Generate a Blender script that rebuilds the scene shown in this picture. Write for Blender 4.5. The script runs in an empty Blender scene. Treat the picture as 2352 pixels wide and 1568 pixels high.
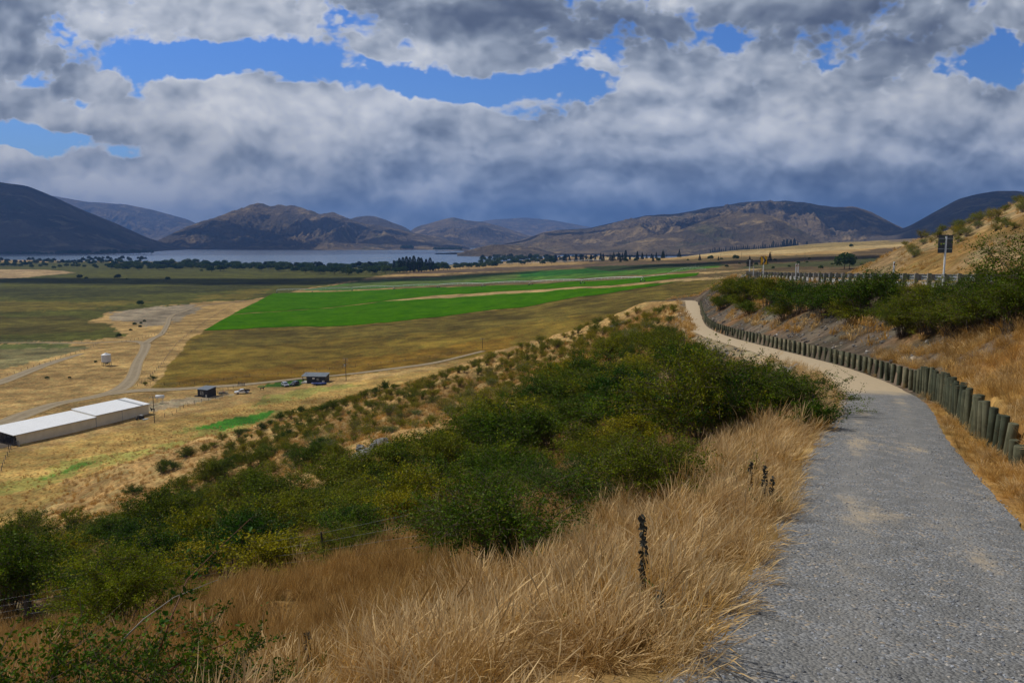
import bpy, bmesh, math, random
import numpy as np
from mathutils import Vector, Matrix

# ------------------------------------------------------------------ camera
sc = bpy.context.scene
C = sc.collection
ZC = 55.0                      # eye height above the valley paddock
PITCH = math.radians(7.4)      # looking slightly down
FPX = 768.0
cam_d = bpy.data.cameras.new('camera'); cam = bpy.data.objects.new('camera', cam_d); C.objects.link(cam)
cam_d.lens = 27.0; cam_d.sensor_width = 36.0; cam_d.clip_start = 0.05; cam_d.clip_end = 60000
cam.location = (0, 0, ZC); cam.rotation_euler = (math.radians(90) - PITCH, 0, 0)
sc.camera = cam
# ------------------------------------------------------------------ exposure
sc.view_settings.view_transform = 'Standard'; sc.view_settings.look = 'None'
sc.view_settings.gamma = 1.0; sc.view_settings.use_curve_mapping = False
sc.view_settings.exposure = -0.60
sc.cycles.use_denoising = True
sc.cycles.max_bounces = 5; sc.cycles.diffuse_bounces = 2; sc.cycles.glossy_bounces = 2
sc.cycles.transmission_bounces = 2; sc.cycles.transparent_max_bounces = 6; sc.cycles.volume_bounces = 0
sc.cycles.caustics_reflective = False; sc.cycles.caustics_refractive = False
# ------------------------------------------------------------------ sun
SUN_AZ = math.radians(-66); SUN_EL = math.radians(50)      # azimuth from +Y towards +X
sun_dir = Vector((math.sin(SUN_AZ)*math.cos(SUN_EL), math.cos(SUN_AZ)*math.cos(SUN_EL), math.sin(SUN_EL)))
sl = bpy.data.lights.new('sun', 'SUN'); sl.energy = 5.0; sl.angle = math.radians(0.5); sl.color = (1.0, .95, .87)
so = bpy.data.objects.new('sun', sl); C.objects.link(so)
so.rotation_euler = (-sun_dir).to_track_quat('-Z', 'Y').to_euler(); so.location = (-50, 20, 200)

# ------------------------------------------------------------------ node helper
class NT:
    def __init__(s, tree): s.t = tree; s.n = tree.nodes; s.l = tree.links
    def new(s, typ, **kw):
        nd = s.n.new(typ)
        for k, v in kw.items():
            setattr(nd, k, v)
        return nd
    def setin(s, nd, key, v):
        sock = nd.inputs[key]
        if hasattr(v, 'is_output') or isinstance(v, bpy.types.NodeSocket): s.l.new(v, sock)
        elif v is not None:
            if sock.type == 'RGBA' and len(v) == 3: v = (*v, 1)
            sock.default_value = v
    def math(s, op, a, b=None, c=None, clamp=False):
        nd = s.new('ShaderNodeMath', operation=op); nd.use_clamp = clamp
        s.setin(nd, 0, a)
        if b is not None: s.setin(nd, 1, b)
        if c is not None: s.setin(nd, 2, c)
        return nd.outputs[0]
    def mix(s, f, a, b, bt='MIX'):
        nd = s.new('ShaderNodeMix', data_type='RGBA', blend_type=bt); nd.clamp_factor = True
        s.setin(nd, 0, f); s.setin(nd, 6, a); s.setin(nd, 7, b)
        return nd.outputs[2]
    def noise(s, vec, scale, detail=4, rough=.55, dist=0, out=0):
        nd = s.new('ShaderNodeTexNoise'); s.setin(nd, 'Vector', vec); s.setin(nd, 'Scale', scale)
        s.setin(nd, 'Detail', detail); s.setin(nd, 'Roughness', rough); s.setin(nd, 'Distortion', dist)
        return nd.outputs[out]
    def vor(s, vec, scale, feature='F1', out=0):
        nd = s.new('ShaderNodeTexVoronoi', feature=feature); s.setin(nd, 'Vector', vec); s.setin(nd, 'Scale', scale)
        return nd.outputs[out]
    def ramp(s, f, stops, interp='LINEAR'):
        nd = s.new('ShaderNodeValToRGB'); s.setin(nd, 0, f); cr = nd.color_ramp; cr.interpolation = interp
        while len(cr.elements) < len(stops): cr.elements.new(.5)
        for e, (p, c) in zip(cr.elements, stops):
            e.position = p; e.color = (*c, 1) if len(c) == 3 else c
        return nd.outputs[0]
    def mrange(s, v, a, b, c=0., d=1., smooth=True):
        nd = s.new('ShaderNodeMapRange'); nd.interpolation_type = 'SMOOTHSTEP' if smooth else 'LINEAR'
        s.setin(nd, 0, v); s.setin(nd, 1, a); s.setin(nd, 2, b); s.setin(nd, 3, c); s.setin(nd, 4, d)
        return nd.outputs[0]
    def comb(s, x, y, z=0.):
        nd = s.new('ShaderNodeCombineXYZ'); s.setin(nd, 0, x); s.setin(nd, 1, y); s.setin(nd, 2, z); return nd.outputs[0]
    def scale(s, vec, sc3, off=(0, 0, 0)):
        nd = s.new('ShaderNodeMapping'); s.setin(nd, 0, vec); nd.inputs[1].default_value = off; nd.inputs[3].default_value = sc3
        return nd.outputs[0]

# ------------------------------------------------------------------ projection maths (numpy)
cp_, sp_ = math.cos(PITCH), math.sin(PITCH)
K = 1024/2352.0
def ray(px, py):
    """direction through pixel as (x/y, z/y)"""
    a = (np.asarray(px, float)-512)/FPX; b = (341-np.asarray(py, float))/FPX
    den = cp_ + b*sp_
    return a/den, (-sp_ + b*cp_)/den
def pt(dx, dy, Y):
    """photo position (2352 px wide) at distance Y -> world point"""
    u, t = ray(dx*K, dy*K)
    return np.array([u*Y, Y + 0*u, ZC + t*Y])
def project(x, y, z):
    """world -> photo position in 2352-wide pixels"""
    y = np.maximum(y, .01); zz = z-ZC
    fwd = y*cp_ - zz*sp_; up = y*sp_ + zz*cp_
    fwd = np.maximum(fwd, .01)
    return (512+FPX*x/fwd)/K, (341-FPX*up/fwd)/K
# ------------------------------------------------------------------ world: daylight sky with broken cloud
W = bpy.data.worlds.new("World"); sc.world = W; W.use_nodes = True; W.cycles.sampling_method = 'MANUAL'; W.cycles.sample_map_resolution = 128
w = NT(W.node_tree); w.n.clear()
def noise2(vec, scale, detail=4, rough=.55, dist=0, out=0):
    nd = w.new('ShaderNodeTexNoise', noise_dimensions='2D'); w.setin(nd, 'Vector', vec); nd.inputs['Scale'].default_value = scale
    nd.inputs['Detail'].default_value = detail; nd.inputs['Roughness'].default_value = rough
    return nd.outputs[out]
w.noise = noise2
tc = w.new('ShaderNodeTexCoord'); sep = w.new('ShaderNodeSeparateXYZ'); w.l.new(tc.outputs['Generated'], sep.inputs[0])
dx_, dy_, dz_ = sep.outputs
ya = w.math('MAXIMUM', w.math('ABSOLUTE', dy_), .12)
S = w.math('DIVIDE', dx_, ya); T = w.math('DIVIDE', dz_, ya)
V0 = w.comb(S, T, 0.)
warpc = w.noise(V0, 3.0, 4, .55, 0, 1)
def vmath(op, a, b, sc_=None):
    nd = w.new('ShaderNodeVectorMath', operation=op); w.setin(nd, 0, a)
    if b is not None: w.setin(nd, 1, b)
    if sc_ is not None: w.setin(nd, 'Scale', sc_)
    return nd.outputs[0]
wv = vmath('SUBTRACT', warpc, (.5, .5, .5))
VW = vmath('ADD', V0, vmath('MULTIPLY', wv, (.075, .05, 0)))
warpf = vmath('SUBTRACT', w.noise(V0, 11., 4, .6, 0, 1), (.5, .5, .5))
VW = vmath('ADD', VW, vmath('MULTIPLY', warpf, (.016, .014, 0)))
sw = w.new('ShaderNodeSeparateXYZ'); w.l.new(VW, sw.inputs[0]); SW, TW = sw.outputs[0], sw.outputs[1]
def blobs(lst, s=SW, t=TW):
    """sum of soft ellipses at fixed sky directions: (photo x, photo y, rx, ry, amplitude[, tilt])"""
    tot = None
    for bl in lst:
        x, y, rx, ry, amp = bl[:5]; tilt = math.radians(bl[5]) if len(bl) > 5 else 0
        s0, t0 = ray(x*K, y*K); rs = 1.75*rx*K/FPX; rt = 1.75*ry*K/FPX
        mp = w.new('ShaderNodeMapping', vector_type='TEXTURE'); w.setin(mp, 0, VW)
        mp.inputs[1].default_value = (float(s0), float(t0), 0); mp.inputs[2].default_value = (0, 0, tilt); mp.inputs[3].default_value = (rs, rt, 1)
        ln = w.new('ShaderNodeVectorMath', operation='LENGTH'); w.setin(ln, 0, mp.outputs[0])
        e = w.mrange(ln.outputs['Value'], .1, 1.0, amp, 0.)
        tot = e if tot is None else w.math('ADD', tot, e)
    return tot
# cloud cover: 1 everywhere, opened where the photo shows blue
holes = blobs([(330, 135, 190, 42, 1.3), (130, 130, 60, 60, .5), (560, 150, 200, 36, 1.2), (640, 112, 140, 24, .7), (800, 170, 150, 30, 1.0, -6),
               (1010, 195, 150, 34, 1.2, -5), (1230, 205, 170, 36, 1.3), (1340, 180, 60, 16, .6), (1205, 262, 30, 14, .8), (335, 210, 55, 40, 1.1),
               (60, 175, 70, 26, .9), (45, 300, 150, 34, 1.25), (170, 335, 160, 26, 1.2, -5), (300, 345, 60, 14, .6), (180, 250, 90, 22, .8),
               (1685, 85, 22, 36, .55, 20), (2285, 155, 100, 55, 1.3), (2100, 172, 60, 16, .5), (130, 412, 60, 8, .4), (1220, 120, 30, 22, .5)])
plus = blobs([(180, 170, 105, 34, 1.1, -28), (90, 256, 120, 24, 1.1, -14), (20, 350, 40, 20, .9), (1238, 128, 40, 20, .8), (490, 105, 70, 18, .8), (30, 140, 40, 30, .5)])
det = w.noise(w.scale(VW, (1, 1.5, 1)), 7.0, 7, .58)
det2 = w.noise(w.scale(VW, (1, 1.8, 1)), 2.6, 6, .55)
dens = w.math('ADD', w.math('SUBTRACT', .95, w.math('MULTIPLY', holes, 1.75)), plus)
dens = w.math('ADD', dens, w.math('MULTIPLY', w.math('SUBTRACT', det, .5), 4.6))
dens = w.math('ADD', dens, w.math('MULTIPLY', w.math('SUBTRACT', det2, .5), 1.2))
pv = w.new('ShaderNodeTexVoronoi', feature='SMOOTH_F1', voronoi_dimensions='2D'); w.setin(pv, 'Vector', w.scale(VW, (1, 1.5, 1))); pv.inputs['Scale'].default_value = 15.; pv.inputs['Detail'].default_value = 3.; pv.inputs['Roughness'].default_value = .65; pv.inputs['Smoothness'].default_value = .4
dens = w.math('ADD', dens, w.math('MULTIPLY', w.math('SUBTRACT', 1.22, pv.outputs[0]), 1.7))
dens = w.math('ADD', dens, w.mrange(T, .26, .10, 0., 1.1))
cover = w.mrange(dens, -.20, .70)
# lit tops: the cloud noise compared with itself a little nearer the sun
def relief(scale, off, detail):
    a = w.noise(w.scale(VW, (1, 1.7, 1)), scale, detail, .55)
    b = w.noise(w.scale(vmath('ADD', VW, off), (1, 1.7, 1)), scale, detail, .55)
    return w.math('SUBTRACT', a, b)
def puff(scale, off):
    """rounded cloud heads: smooth cells lit from the upper left"""
    def f(v):
        nd = w.new('ShaderNodeTexVoronoi', feature='SMOOTH_F1', voronoi_dimensions='2D'); w.setin(nd, 'Vector', w.scale(v, (1, 1.45, 1))); nd.inputs['Scale'].default_value = scale
        nd.inputs['Smoothness'].default_value = .5; nd.inputs['Detail'].default_value = 3.; nd.inputs['Roughness'].default_value = .62; nd.inputs['Lacunarity'].default_value = 2.1
        return nd.outputs[0]
    return w.math('SUBTRACT', f(vmath('ADD', VW, off)), f(VW))
rel = w.math('ADD', w.math('MULTIPLY', relief(3.4, (-.022, .040, 0), 4), .62), w.math('MULTIPLY', relief(9., (-.010, .016, 0), 6), .55))
rel = w.math('ADD', rel, w.math('MULTIPLY', puff(7., (-.012, .022, 0)), .60))
big = w.math('SUBTRACT', w.noise(w.scale(VW, (1, 2.4, 1), (3, 1, 0)), 2.3, 5, .5), .5)
# tone of the big cloud masses
tone = blobs([(40, 40, 130, 60, -.36), (1080, 60, 340, 55, -.19), (1400, 40, 330, 60, -.34), (1500, 110, 200, 50, -.20), (2050, 60, 300, 62, -.33), (1850, 90, 120, 40, -.2),
              (2100, 110, 260, 40, -.12), (1480, 165, 120, 40, .12), (1330, 135, 60, 26, .26), (980, 115, 50, 26, .22), (450, 60, 260, 50, .14), (740, 70, 120, 40, .10), (300, 75, 90, 26, .12),
              (1200, 470, 130, 40, -.08), (560, 200, 150, 30, .18, -10), (430, 180, 60, 24, .2), (900, 215, 220, 22, .10, -5), (1150, 290, 260, 50, -.08),
              (500, 245, 240, 30, .06), (1740, 130, 130, 40, .12), (1700, 250, 160, 26, -.05), (180, 190, 100, 36, -.12),
              (230, 440, 260, 42, .16), (400, 465, 150, 30, .14), (60, 410, 120, 22, .12), (35, 345, 50, 16, .2),
              (1550, 385, 420, 70, -.07), (1250, 430, 380, 60, -.09), (1300, 520, 380, 60, -.12), (1750, 480, 440, 60, -.10), (1900, 540, 500, 70, -.12), (330, 400, 260, 40, .18), (420, 300, 200, 40, .12), (350, 470, 260, 30, .16), (640, 250, 260, 36, .08), (1150, 480, 100, 30, .07), (1000, 470, 110, 30, .05), (2200, 440, 260, 60, -.16),
              (880, 400, 160, 40, -.07), (1230, 415, 60, 16, .07), (2200, 500, 260, 40, -.15)])
tone = w.math('MULTIPLY', tone, .82)
tone = w.math('ADD', tone, w.math('MULTIPLY', rel, .62))
tone = w.math('ADD', tone, w.math('MULTIPLY', big, .22))
edge = w.mrange(dens, .1, 1.0)
tone = w.math('ADD', tone, w.math('MULTIPLY', w.math('SUBTRACT', 1.0, edge), .20))
tone = w.math('ADD', tone, .665, clamp=False)
ccol = w.ramp(tone, [(0.0, (.10, .12, .175)), (.22, (.165, .20, .28)), (.42, (.31, .36, .45)), (.58, (.53, .595, .70)), (.76, (.84, .89, .98)), (1.0, (1.2, 1.22, 1.26))])
bluer = w.mrange(T, -.02, .20, 1.0, 0.)
bluer = w.math('MULTIPLY', bluer, w.mrange(S, -.35, .2, .1, 1.))
ccol = w.mix(w.math('MULTIPLY', bluer, .55), ccol, w.mix(1.0, ccol, (.58, .78, 1.12), 'MULTIPLY'))
sky = w.new('ShaderNodeTexSky', sky_type='NISHITA'); sky.sun_disc = False
sky.sun_elevation = SUN_EL; sky.sun_rotation = SUN_AZ; sky.altitude = 400; sky.air_density = 1.0; sky.dust_density = .4; sky.ozone_density = 2.0
skyc = w.mix(1.0, sky.outputs[0], (.135, .150, .165), 'MULTIPLY')
skyc = w.mix(w.mrange(T, -.1, .35, .35, 1.), skyc, w.mix(1.0, skyc, (.42, .68, 1.12), 'MULTIPLY'))
col = w.mix(cover, skyc, ccol)
# below the horizon: plain ground bounce
col = w.mix(w.mrange(dz_, -.12, -.03, 1., 0.), col, (.10, .085, .05))
bg = w.new('ShaderNodeBackground'); w.setin(bg, 0, col); w.setin(bg, 1, w.mrange(T, .36, .90, 1., .34))     # sky dimmed above the view to cut skylight and deepen the contrast
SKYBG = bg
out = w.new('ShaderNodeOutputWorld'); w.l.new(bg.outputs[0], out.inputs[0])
# ------------------------------------------------------------------ scene helpers
def tag(o, label=None, cat=None, group=None, kind=None):
    if label: o['label'] = label
    if cat: o['category'] = cat
    if group: o['group'] = group
    if kind: o['kind'] = kind
    return o
def empty(name, loc=(0, 0, 0), rz=0., sc3=1.):
    o = bpy.data.objects.new(name, None); C.objects.link(o); o.location = loc; o.rotation_euler = (0, 0, rz); o.scale = (sc3,)*3
    o.empty_display_size = .2
    return o
def mesh_np(name, V, F, mat=None, smooth=False, cols=None, link=True, parent=None, midx=None):
    """V (n,3), F (m,k) or list of such arrays"""
    me = bpy.data.meshes.new(name)
    V = np.asarray(V, np.float32).reshape(-1, 3)
    Fs = F if isinstance(F, (list, tuple)) and np.ndim(F[0]) == 2 else [F]
    Fs = [np.asarray(f, np.int32) for f in Fs if len(f)]
    lt = np.concatenate([np.full(len(f), f.shape[1], np.int32) for f in Fs])
    li = np.concatenate([f.ravel() for f in Fs])
    ls = np.zeros(len(lt), np.int32); ls[1:] = np.cumsum(lt)[:-1]
    me.vertices.add(len(V)); me.vertices.foreach_set('co', V.ravel())
    me.loops.add(len(li)); me.loops.foreach_set('vertex_index', li)
    me.polygons.add(len(lt)); me.polygons.foreach_set('loop_start', ls); me.polygons.foreach_set('loop_total', lt)
    if midx is not None: me.polygons.foreach_set('material_index', np.asarray(midx, np.int32))
    me.update(calc_edges=True)
    if smooth: me.polygons.foreach_set('use_smooth', np.ones(len(lt), bool))
    if cols is not None:
        at = me.color_attributes.new('col', 'FLOAT_COLOR', 'POINT')
        cc = np.ones((len(V), 4), np.float32); cols = np.asarray(cols, np.float32)
        if cols.ndim == 1: cc[:, :3] = cols[:, None]
        else: cc[:, :cols.shape[1]] = cols
        at.data.foreach_set('color', cc.ravel())
    if mat is not None:
        for m in (mat if isinstance(mat, (list, tuple)) else [mat]): me.materials.append(m)
    o = bpy.data.objects.new(name, me)
    if link: C.objects.link(o)
    if parent is not None: o.parent = parent
    return o
class MB:
    """collects simple solids into one mesh"""
    def __init__(s): s.v = []; s.f = []; s.sm = []
    def add(s, verts, faces, smooth=False):
        n = len(s.v); s.v += [tuple(v) for v in verts]; s.f += [tuple(i+n for i in f) for f in faces]; s.sm += [smooth]*len(faces)
    def box(s, c, size, rot=None):
        hx, hy, hz = [q/2 for q in size]; c = Vector(c)
        vs = [Vector((x, y, z)) for x in (-hx, hx) for y in (-hy, hy) for z in (-hz, hz)]
        if rot is not None:
            R = Matrix.Rotation(rot, 3, 'Z') if isinstance(rot, (int, float)) else rot
            vs = [R @ v for v in vs]
        s.add([v+c for v in vs], [(0, 1, 3, 2), (4, 6, 7, 5), (0, 4, 5, 1), (2, 3, 7, 6), (0, 2, 6, 4), (1, 5, 7, 3)])
    def tube(s, pts, rad, n=8, caps=True):
        pts = [Vector(p) for p in pts]; r = rad if isinstance(rad, (list, tuple)) else [rad]*len(pts)
        rings = []; up = Vector((0, 0, 1))
        for i, p in enumerate(pts):
            d = (pts[min(i+1, len(pts)-1)]-pts[max(i-1, 0)]).normalized()
            a = d.cross(up if abs(d.z) < .95 else Vector((1, 0, 0))).normalized(); b = d.cross(a).normalized()
            rings.append([p+(a*math.cos(2*math.pi*k/n)+b*math.sin(2*math.pi*k/n))*r[i] for k in range(n)])
        vs = [v for rg in rings for v in rg]; fs = []
        for i in range(len(pts)-1):
            for k in range(n):
                fs.append((i*n+k, i*n+(k+1) % n, (i+1)*n+(k+1) % n, (i+1)*n+k))
        s.add(vs, fs, True)
        if caps:
            m = len(pts)-1
            s.add(rings[0], [tuple(range(n))[::-1]]); s.add(rings[m], [tuple(range(n))])
    def cyl(s, c, r, h, n=16, r2=None):
        c = Vector(c); s.tube([c, c+Vector((0, 0, h))], [r, r if r2 is None else r2], n)
    def prism(s, prof, x0, x1, axis='x', M=None):
        """closed outline prof [(a,b)] swept from x0 to x1 along an axis"""
        n = len(prof)
        def mk(t, a, b): return Vector((t, a, b)) if axis == 'x' else Vector((a, t, b))
        vs = [mk(x0, a, b) for a, b in prof]+[mk(x1, a, b) for a, b in prof]
        if M is not None: vs = [M @ v for v in vs]
        s.add(vs, [tuple(range(n))[::-1], tuple(range(n, 2*n))]+[(i, (i+1) % n, n+(i+1) % n, n+i) for i in range(n)])
    def build(s, name, mat, parent=None, M=None, bevel=0):
        me = bpy.data.meshes.new(name)
        vs = [M @ Vector(v) for v in s.v] if M is not None else s.v
        me.from_pydata(vs, [], s.f); me.polygons.foreach_set('use_smooth', s.sm)
        if mat: me.materials.append(mat)
        bm = bmesh.new(); bm.from_mesh(me); bmesh.ops.recalc_face_normals(bm, faces=bm.faces)
        bm.to_mesh(me); bm.free(); me.update()
        o = bpy.data.objects.new(name, me); C.objects.link(o)
        if bevel:
            md = o.modifiers.new('bevel', 'BEVEL'); md.width = bevel; md.segments = 2; md.limit_method = 'ANGLE'
        if parent is not None: o.parent = parent
        return o
def copy_tree(o, parent=None):
    c = o.copy(); C.objects.link(c)
    if parent is not None: c.parent = parent
    for ch in list(o.children): copy_tree(ch, c)
    return c

# ------------------------------------------------------------------ numpy noise
def _h(ix, iy, seed):
    n = (ix.astype(np.int64)*374761393 + iy.astype(np.int64)*668265263 + seed*982451653) & 0xffffffff
    n = ((n ^ (n >> 13))*1274126177) & 0xffffffff
    return ((n ^ (n >> 16)) & 0xffffff)/float(0xffffff)
def vnoise(x, y, seed=0):
    ix = np.floor(x); iy = np.floor(y); fx = x-ix; fy = y-iy
    fx = fx*fx*fx*(fx*(fx*6-15)+10); fy = fy*fy*fy*(fy*(fy*6-15)+10)
    a = _h(ix, iy, seed); b = _h(ix+1, iy, seed); c = _h(ix, iy+1, seed); d = _h(ix+1, iy+1, seed)
    return (a*(1-fx)+b*fx)*(1-fy)+(c*(1-fx)+d*fx)*fy
def fbm(x, y, oct=5, seed=0, gain=.5, ridged=False):
    s = 0; a = 1; tot = 0
    ca, sa = .8, .6
    for i in range(oct):
        n = vnoise(x, y, seed+i*17)
        if ridged: n = 1-np.abs(2*n-1)
        s = s+a*n; tot += a; a *= gain
        x, y = (x*ca-y*sa)*2.03+7.1, (x*sa+y*ca)*2.03+3.7
    return s/tot
def sstep(a, b, x):
    t = np.clip((x-a)/(b-a), 0, 1); return t*t*(3-2*t)
def smax(a, b, k):
    h = np.clip(.5+.5*(a-b)/k, 0, 1); return b*(1-h)+a*h+k*h*(1-h)

# ------------------------------------------------------------------ lie of the land (metres below the eye)
def poly_near(x, y, P):
    """nearest point on polyline P[:, x, y, D, ...]: signed side distance (+ = right), attributes"""
    best = np.full(x.shape, 1e18); side = np.zeros(x.shape); att = np.zeros(x.shape+(P.shape[1]-2,)); end = np.zeros(x.shape, bool)
    for i in range(len(P)-1):
        ax, ay = P[i, :2]; bx, by = P[i+1, :2]; vx, vy = bx-ax, by-ay; L2 = vx*vx+vy*vy
        t = ((x-ax)*vx+(y-ay)*vy)/L2; tc_ = np.clip(t, 0, 1)
        qx = ax+vx*tc_-x; qy = ay+vy*tc_-y; d2 = qx*qx+qy*qy
        m = d2 < best
        best = np.where(m, d2, best)
        sd = np.sign(vx*(y-ay)-vy*(x-ax)); side = np.where(m, -sd, side)
        at = P[i, 2:][None]*(1-tc_[..., None])+P[i+1, 2:][None]*tc_[..., None] if x.ndim == 1 else None
        att = np.where(m[..., None], at, att)
        if i == len(P)-2: end = np.where(m, t > 1, end)
        else: end = np.where(m, False, end)
    return np.sqrt(best), side, att, end
def densify(P, n=6):
    P = np.array(P, float); out = []
    for i in range(len(P)-1):
        p0 = P[max(i-1, 0)]; p1 = P[i]; p2 = P[i+1]; p3 = P[min(i+2, len(P)-1)]
        for k in range(n):
            t = k/n
            out.append(.5*((2*p1)+(-p0+p2)*t+(2*p0-5*p1+4*p2-p3)*t*t+(-p0+3*p1-3*p2+p3)*t**3))
    out.append(P[-1]); return np.array(out)
# cycle path centre line: x, y, D, half width
PATH = densify([(-4.6, -8.5, 1.15, 1.4), (-1.2, -2.2, 1.6, 1.4), (.9, 1.3, 2.05, 1.4), (2.55, 4.1, 2.55, 1.4), (3.65, 6.4, 2.95, 1.36), (4.7, 8.9, 3.3, 1.32), (6.65, 13.2, 3.85, 1.28), (8.8, 17.8, 4.42, 1.26),
                (13.2, 27.3, 5.5, 1.3), (15.7, 38, 6.3, 1.2), (16.9, 51.5, 7.25, 1.15), (18.3, 69, 8.45, 1.1), (20.6, 85, 9.3, 1.05), (24.4, 103, 9.75, 1.0), (28.2, 120, 9.7, 1.0), (29.5, 130, 9.9, 1.0), (26, 142, 11, 1.)], 4)
RAIL = densify([(13, -20, .3), (15.7, 0, 1.0), (21, 32, 2.2), (27.7, 72, 3.75), (34, 110, 5.1), (44, 150, 6.5), (62, 195, 8.2), (95, 240, 10), (150, 280, 12)], 4)
CREST = densify([(60, 150, 6.6), (63, 132, 3.0), (65, 115, -1.4), (66.5, 100, -5.1), (72, 80, -11), (80, 55, -18), (90, 20, -26)], 3)
VU = np.array([-1.3, -.67, -.4, -.26, -.1, .0, .1, .2, .3, .42, .6, 1.3])
VY = np.array([20, 150, 300, 450, 650, 900, 1300, 1800, 2300, 3500, 6000.])
VD = np.array([
 [55, 55, 55, 55, 54, 53, 52, 50, 48, 45, 40, 35],
 [55, 55, 55, 55, 54, 53, 52, 50, 48, 45, 40, 35],
 [56, 56, 55.5, 55, 52, 50, 47, 43, 38, 33, 28, 20],
 [56, 56, 55, 54, 50, 46, 40, 34, 29, 25, 20, 12],
 [56, 56, 55, 53.5, 48, 42, 34, 27, 24, 20, 14, 6],
 [57, 57, 56, 55, 49, 42, 33, 26, 21, 16, 8, -4],
 [58, 58, 57.5, 57, 53, 46, 36, 28, 20, 12, 2, -15],
 [58.5, 58.6, 58.8, 59.6, 59.4, 54, 43, 38, 19, 3, -14, -36],
 [59.2, 59.4, 60, 62, 62, 59.5, 52, 49, 25, 2, -18, -45],
 [62, 62, 66, 70, 70, 66, 60, 70, 40, 8, -10, -40],
 [68, 68, 72, 75, 75, 72, 70, 80, 60, 30, 20, 0.]])
def valleyD(x, y):
    yy = np.maximum(y, 20.); u = x/yy
    iu = np.clip(np.searchsorted(VU, u)-1, 0, len(VU)-2); iy = np.clip(np.searchsorted(VY, yy)-1, 0, len(VY)-2)
    fu = np.clip((u-VU[iu])/(VU[iu+1]-VU[iu]), 0, 1); ly = np.log(yy); LY = np.log(VY)
    fy = np.clip((ly-LY[iy])/(LY[iy+1]-LY[iy]), 0, 1); fu = fu*fu*(3-2*fu)*.5+fu*.5; fy = fy*fy*(3-2*fy)*.4+fy*.6
    return (VD[iy, iu]*(1-fu)+VD[iy, iu+1]*fu)*(1-fy)+(VD[iy+1, iu]*(1-fu)+VD[iy+1, iu+1]*fu)*fy
WALL_Y0, WALL_Y1 = 12.0, 118.0
def wallH(Y):
    return np.interp(Y, [9, 12.3, 13.2, 14.5, 17, 22, 27.5, 28.8, 40, 80, 110, 120, 128], [0, .25, .40, .66, .84, .94, 1.0, .76, .72, .8, .8, .6, 0])
def woffs(Y): return np.interp(Y, [8, 13, 16, 22, 28, 32, 120], [1.0, .92, .80, .56, .38, .26, .26])
def height(x, y, detail=True):
    x = np.atleast_1d(np.asarray(x, float)).ravel(); y = np.atleast_1d(np.asarray(y, float)).ravel()
    zc = -valleyD(x, y)
    near = (y < 420) & (np.abs(x) < 520)
    if detail: zc = zc+(fbm(x*.02, y*.02, 4, 5)-.5)*1.4*sstep(60, 300, y)*sstep(3000, 400, y)
    z = zc.copy()
    if near.any():
        xn, yn = x[near], y[near]
        d, side, at, end = poly_near(xn, yn, PATH)
        Dp, hw = at[:, 0], at[:, 1]; s = np.maximum(d-hw, 0)
        right = (side > 0) & ~end
        g = np.where(s < 1.2, .30*s, .36+.47*(s-1.2)); g = np.where(s > 9, 4.03+.37*(s-9), g); g = np.where(s > 60, 22.9+.31*(s-60), g)
        und = (fbm(xn*.06+3, yn*.06, 4, 11)-.5)*5*sstep(8, 40, s)+(fbm(xn*.22, yn*.22+9, 3, 12)-.5)*1.3*sstep(3, 12, s)
        zl = -Dp-g+und
        wh = wallH(yn)
        so = woffs(yn); zr = -Dp+wh*sstep(so+.10, so+.30, s)+.13*np.minimum(s, 5)*sstep(.5, 2., s)-.5*np.maximum(s-9, 0)
        zA = np.where(right, zr, zl)
        dr, sr, ar, er = poly_near(xn, yn, RAIL)
        Dr = ar[:, 0]; lat = dr*sr
        kk = np.interp(yn, [0, 12, 27, 200], [.22, .30, .6, .62])
        zB = -Dr-np.where(lat < -.7, kk*(-lat-.7), np.where(lat > 10.5, .4*(lat-10.5), 0))
        bank = sstep(-.7, -2.5, lat)*sstep(0, 3, s)
        zB = zB+((fbm(xn*.35, yn*.35, 4, 21)-.5)*1.3*bank)
        zB = np.where((~right) & (yn < 125), -999, zB)
        dc, scd, ac, ec = poly_near(xn, yn, CREST)
        zD = -ac[:, 0]-.42*dc+(fbm(xn*.05, yn*.05, 5, 31)-.5)*3.0*sstep(13, 20, lat)
        zD = np.where(lat > 9, zD, -999)
        zh = smax(zA, zB, .5); zh = np.where(right & (s < woffs(yn)+.05) & (yn < 118) & (yn > 12), zA, zh)
        cap = -Dp+wallH(yn)*.96+.62*np.maximum(s-woffs(yn)-.35, 0)+.05; zh = np.where(right & (s > woffs(yn)) & (yn < 124) & (yn > 12) & (s < 6), np.minimum(zh, np.maximum(cap, zA)), zh)
        onroad = sstep(11.5, 10.5, lat)*sstep(-1.2, -.6, lat)*((yn < 230)*1.)
        zh = smax(zh, zD, .8)
        zh = zh*(1-onroad)+(-Dr)*onroad
        cv = np.where(yn < 125, sstep(.9, .15, s)*np.where(right & (yn > 12.), 0, 1), 0); cv = np.maximum(cv, sstep(.2, .05, s)*(yn < 135))
        zh = zh*(1-cv)+np.minimum(zh, zA)*cv
        if detail:
            rough = sstep(.7, 1.6, s)*(1-onroad)
            zh = zh+rough*((fbm(xn*1.3, yn*1.3, 3, 41)-.5)*.28)
        zz = smax(zh, zc[near], 5.0)
        f = sstep(420, 340, yn)
        z[near] = zz*f+zc[near]*(1-f)
    return z+ZC
def hz(x, y): return float(height([x], [y])[0])
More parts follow.
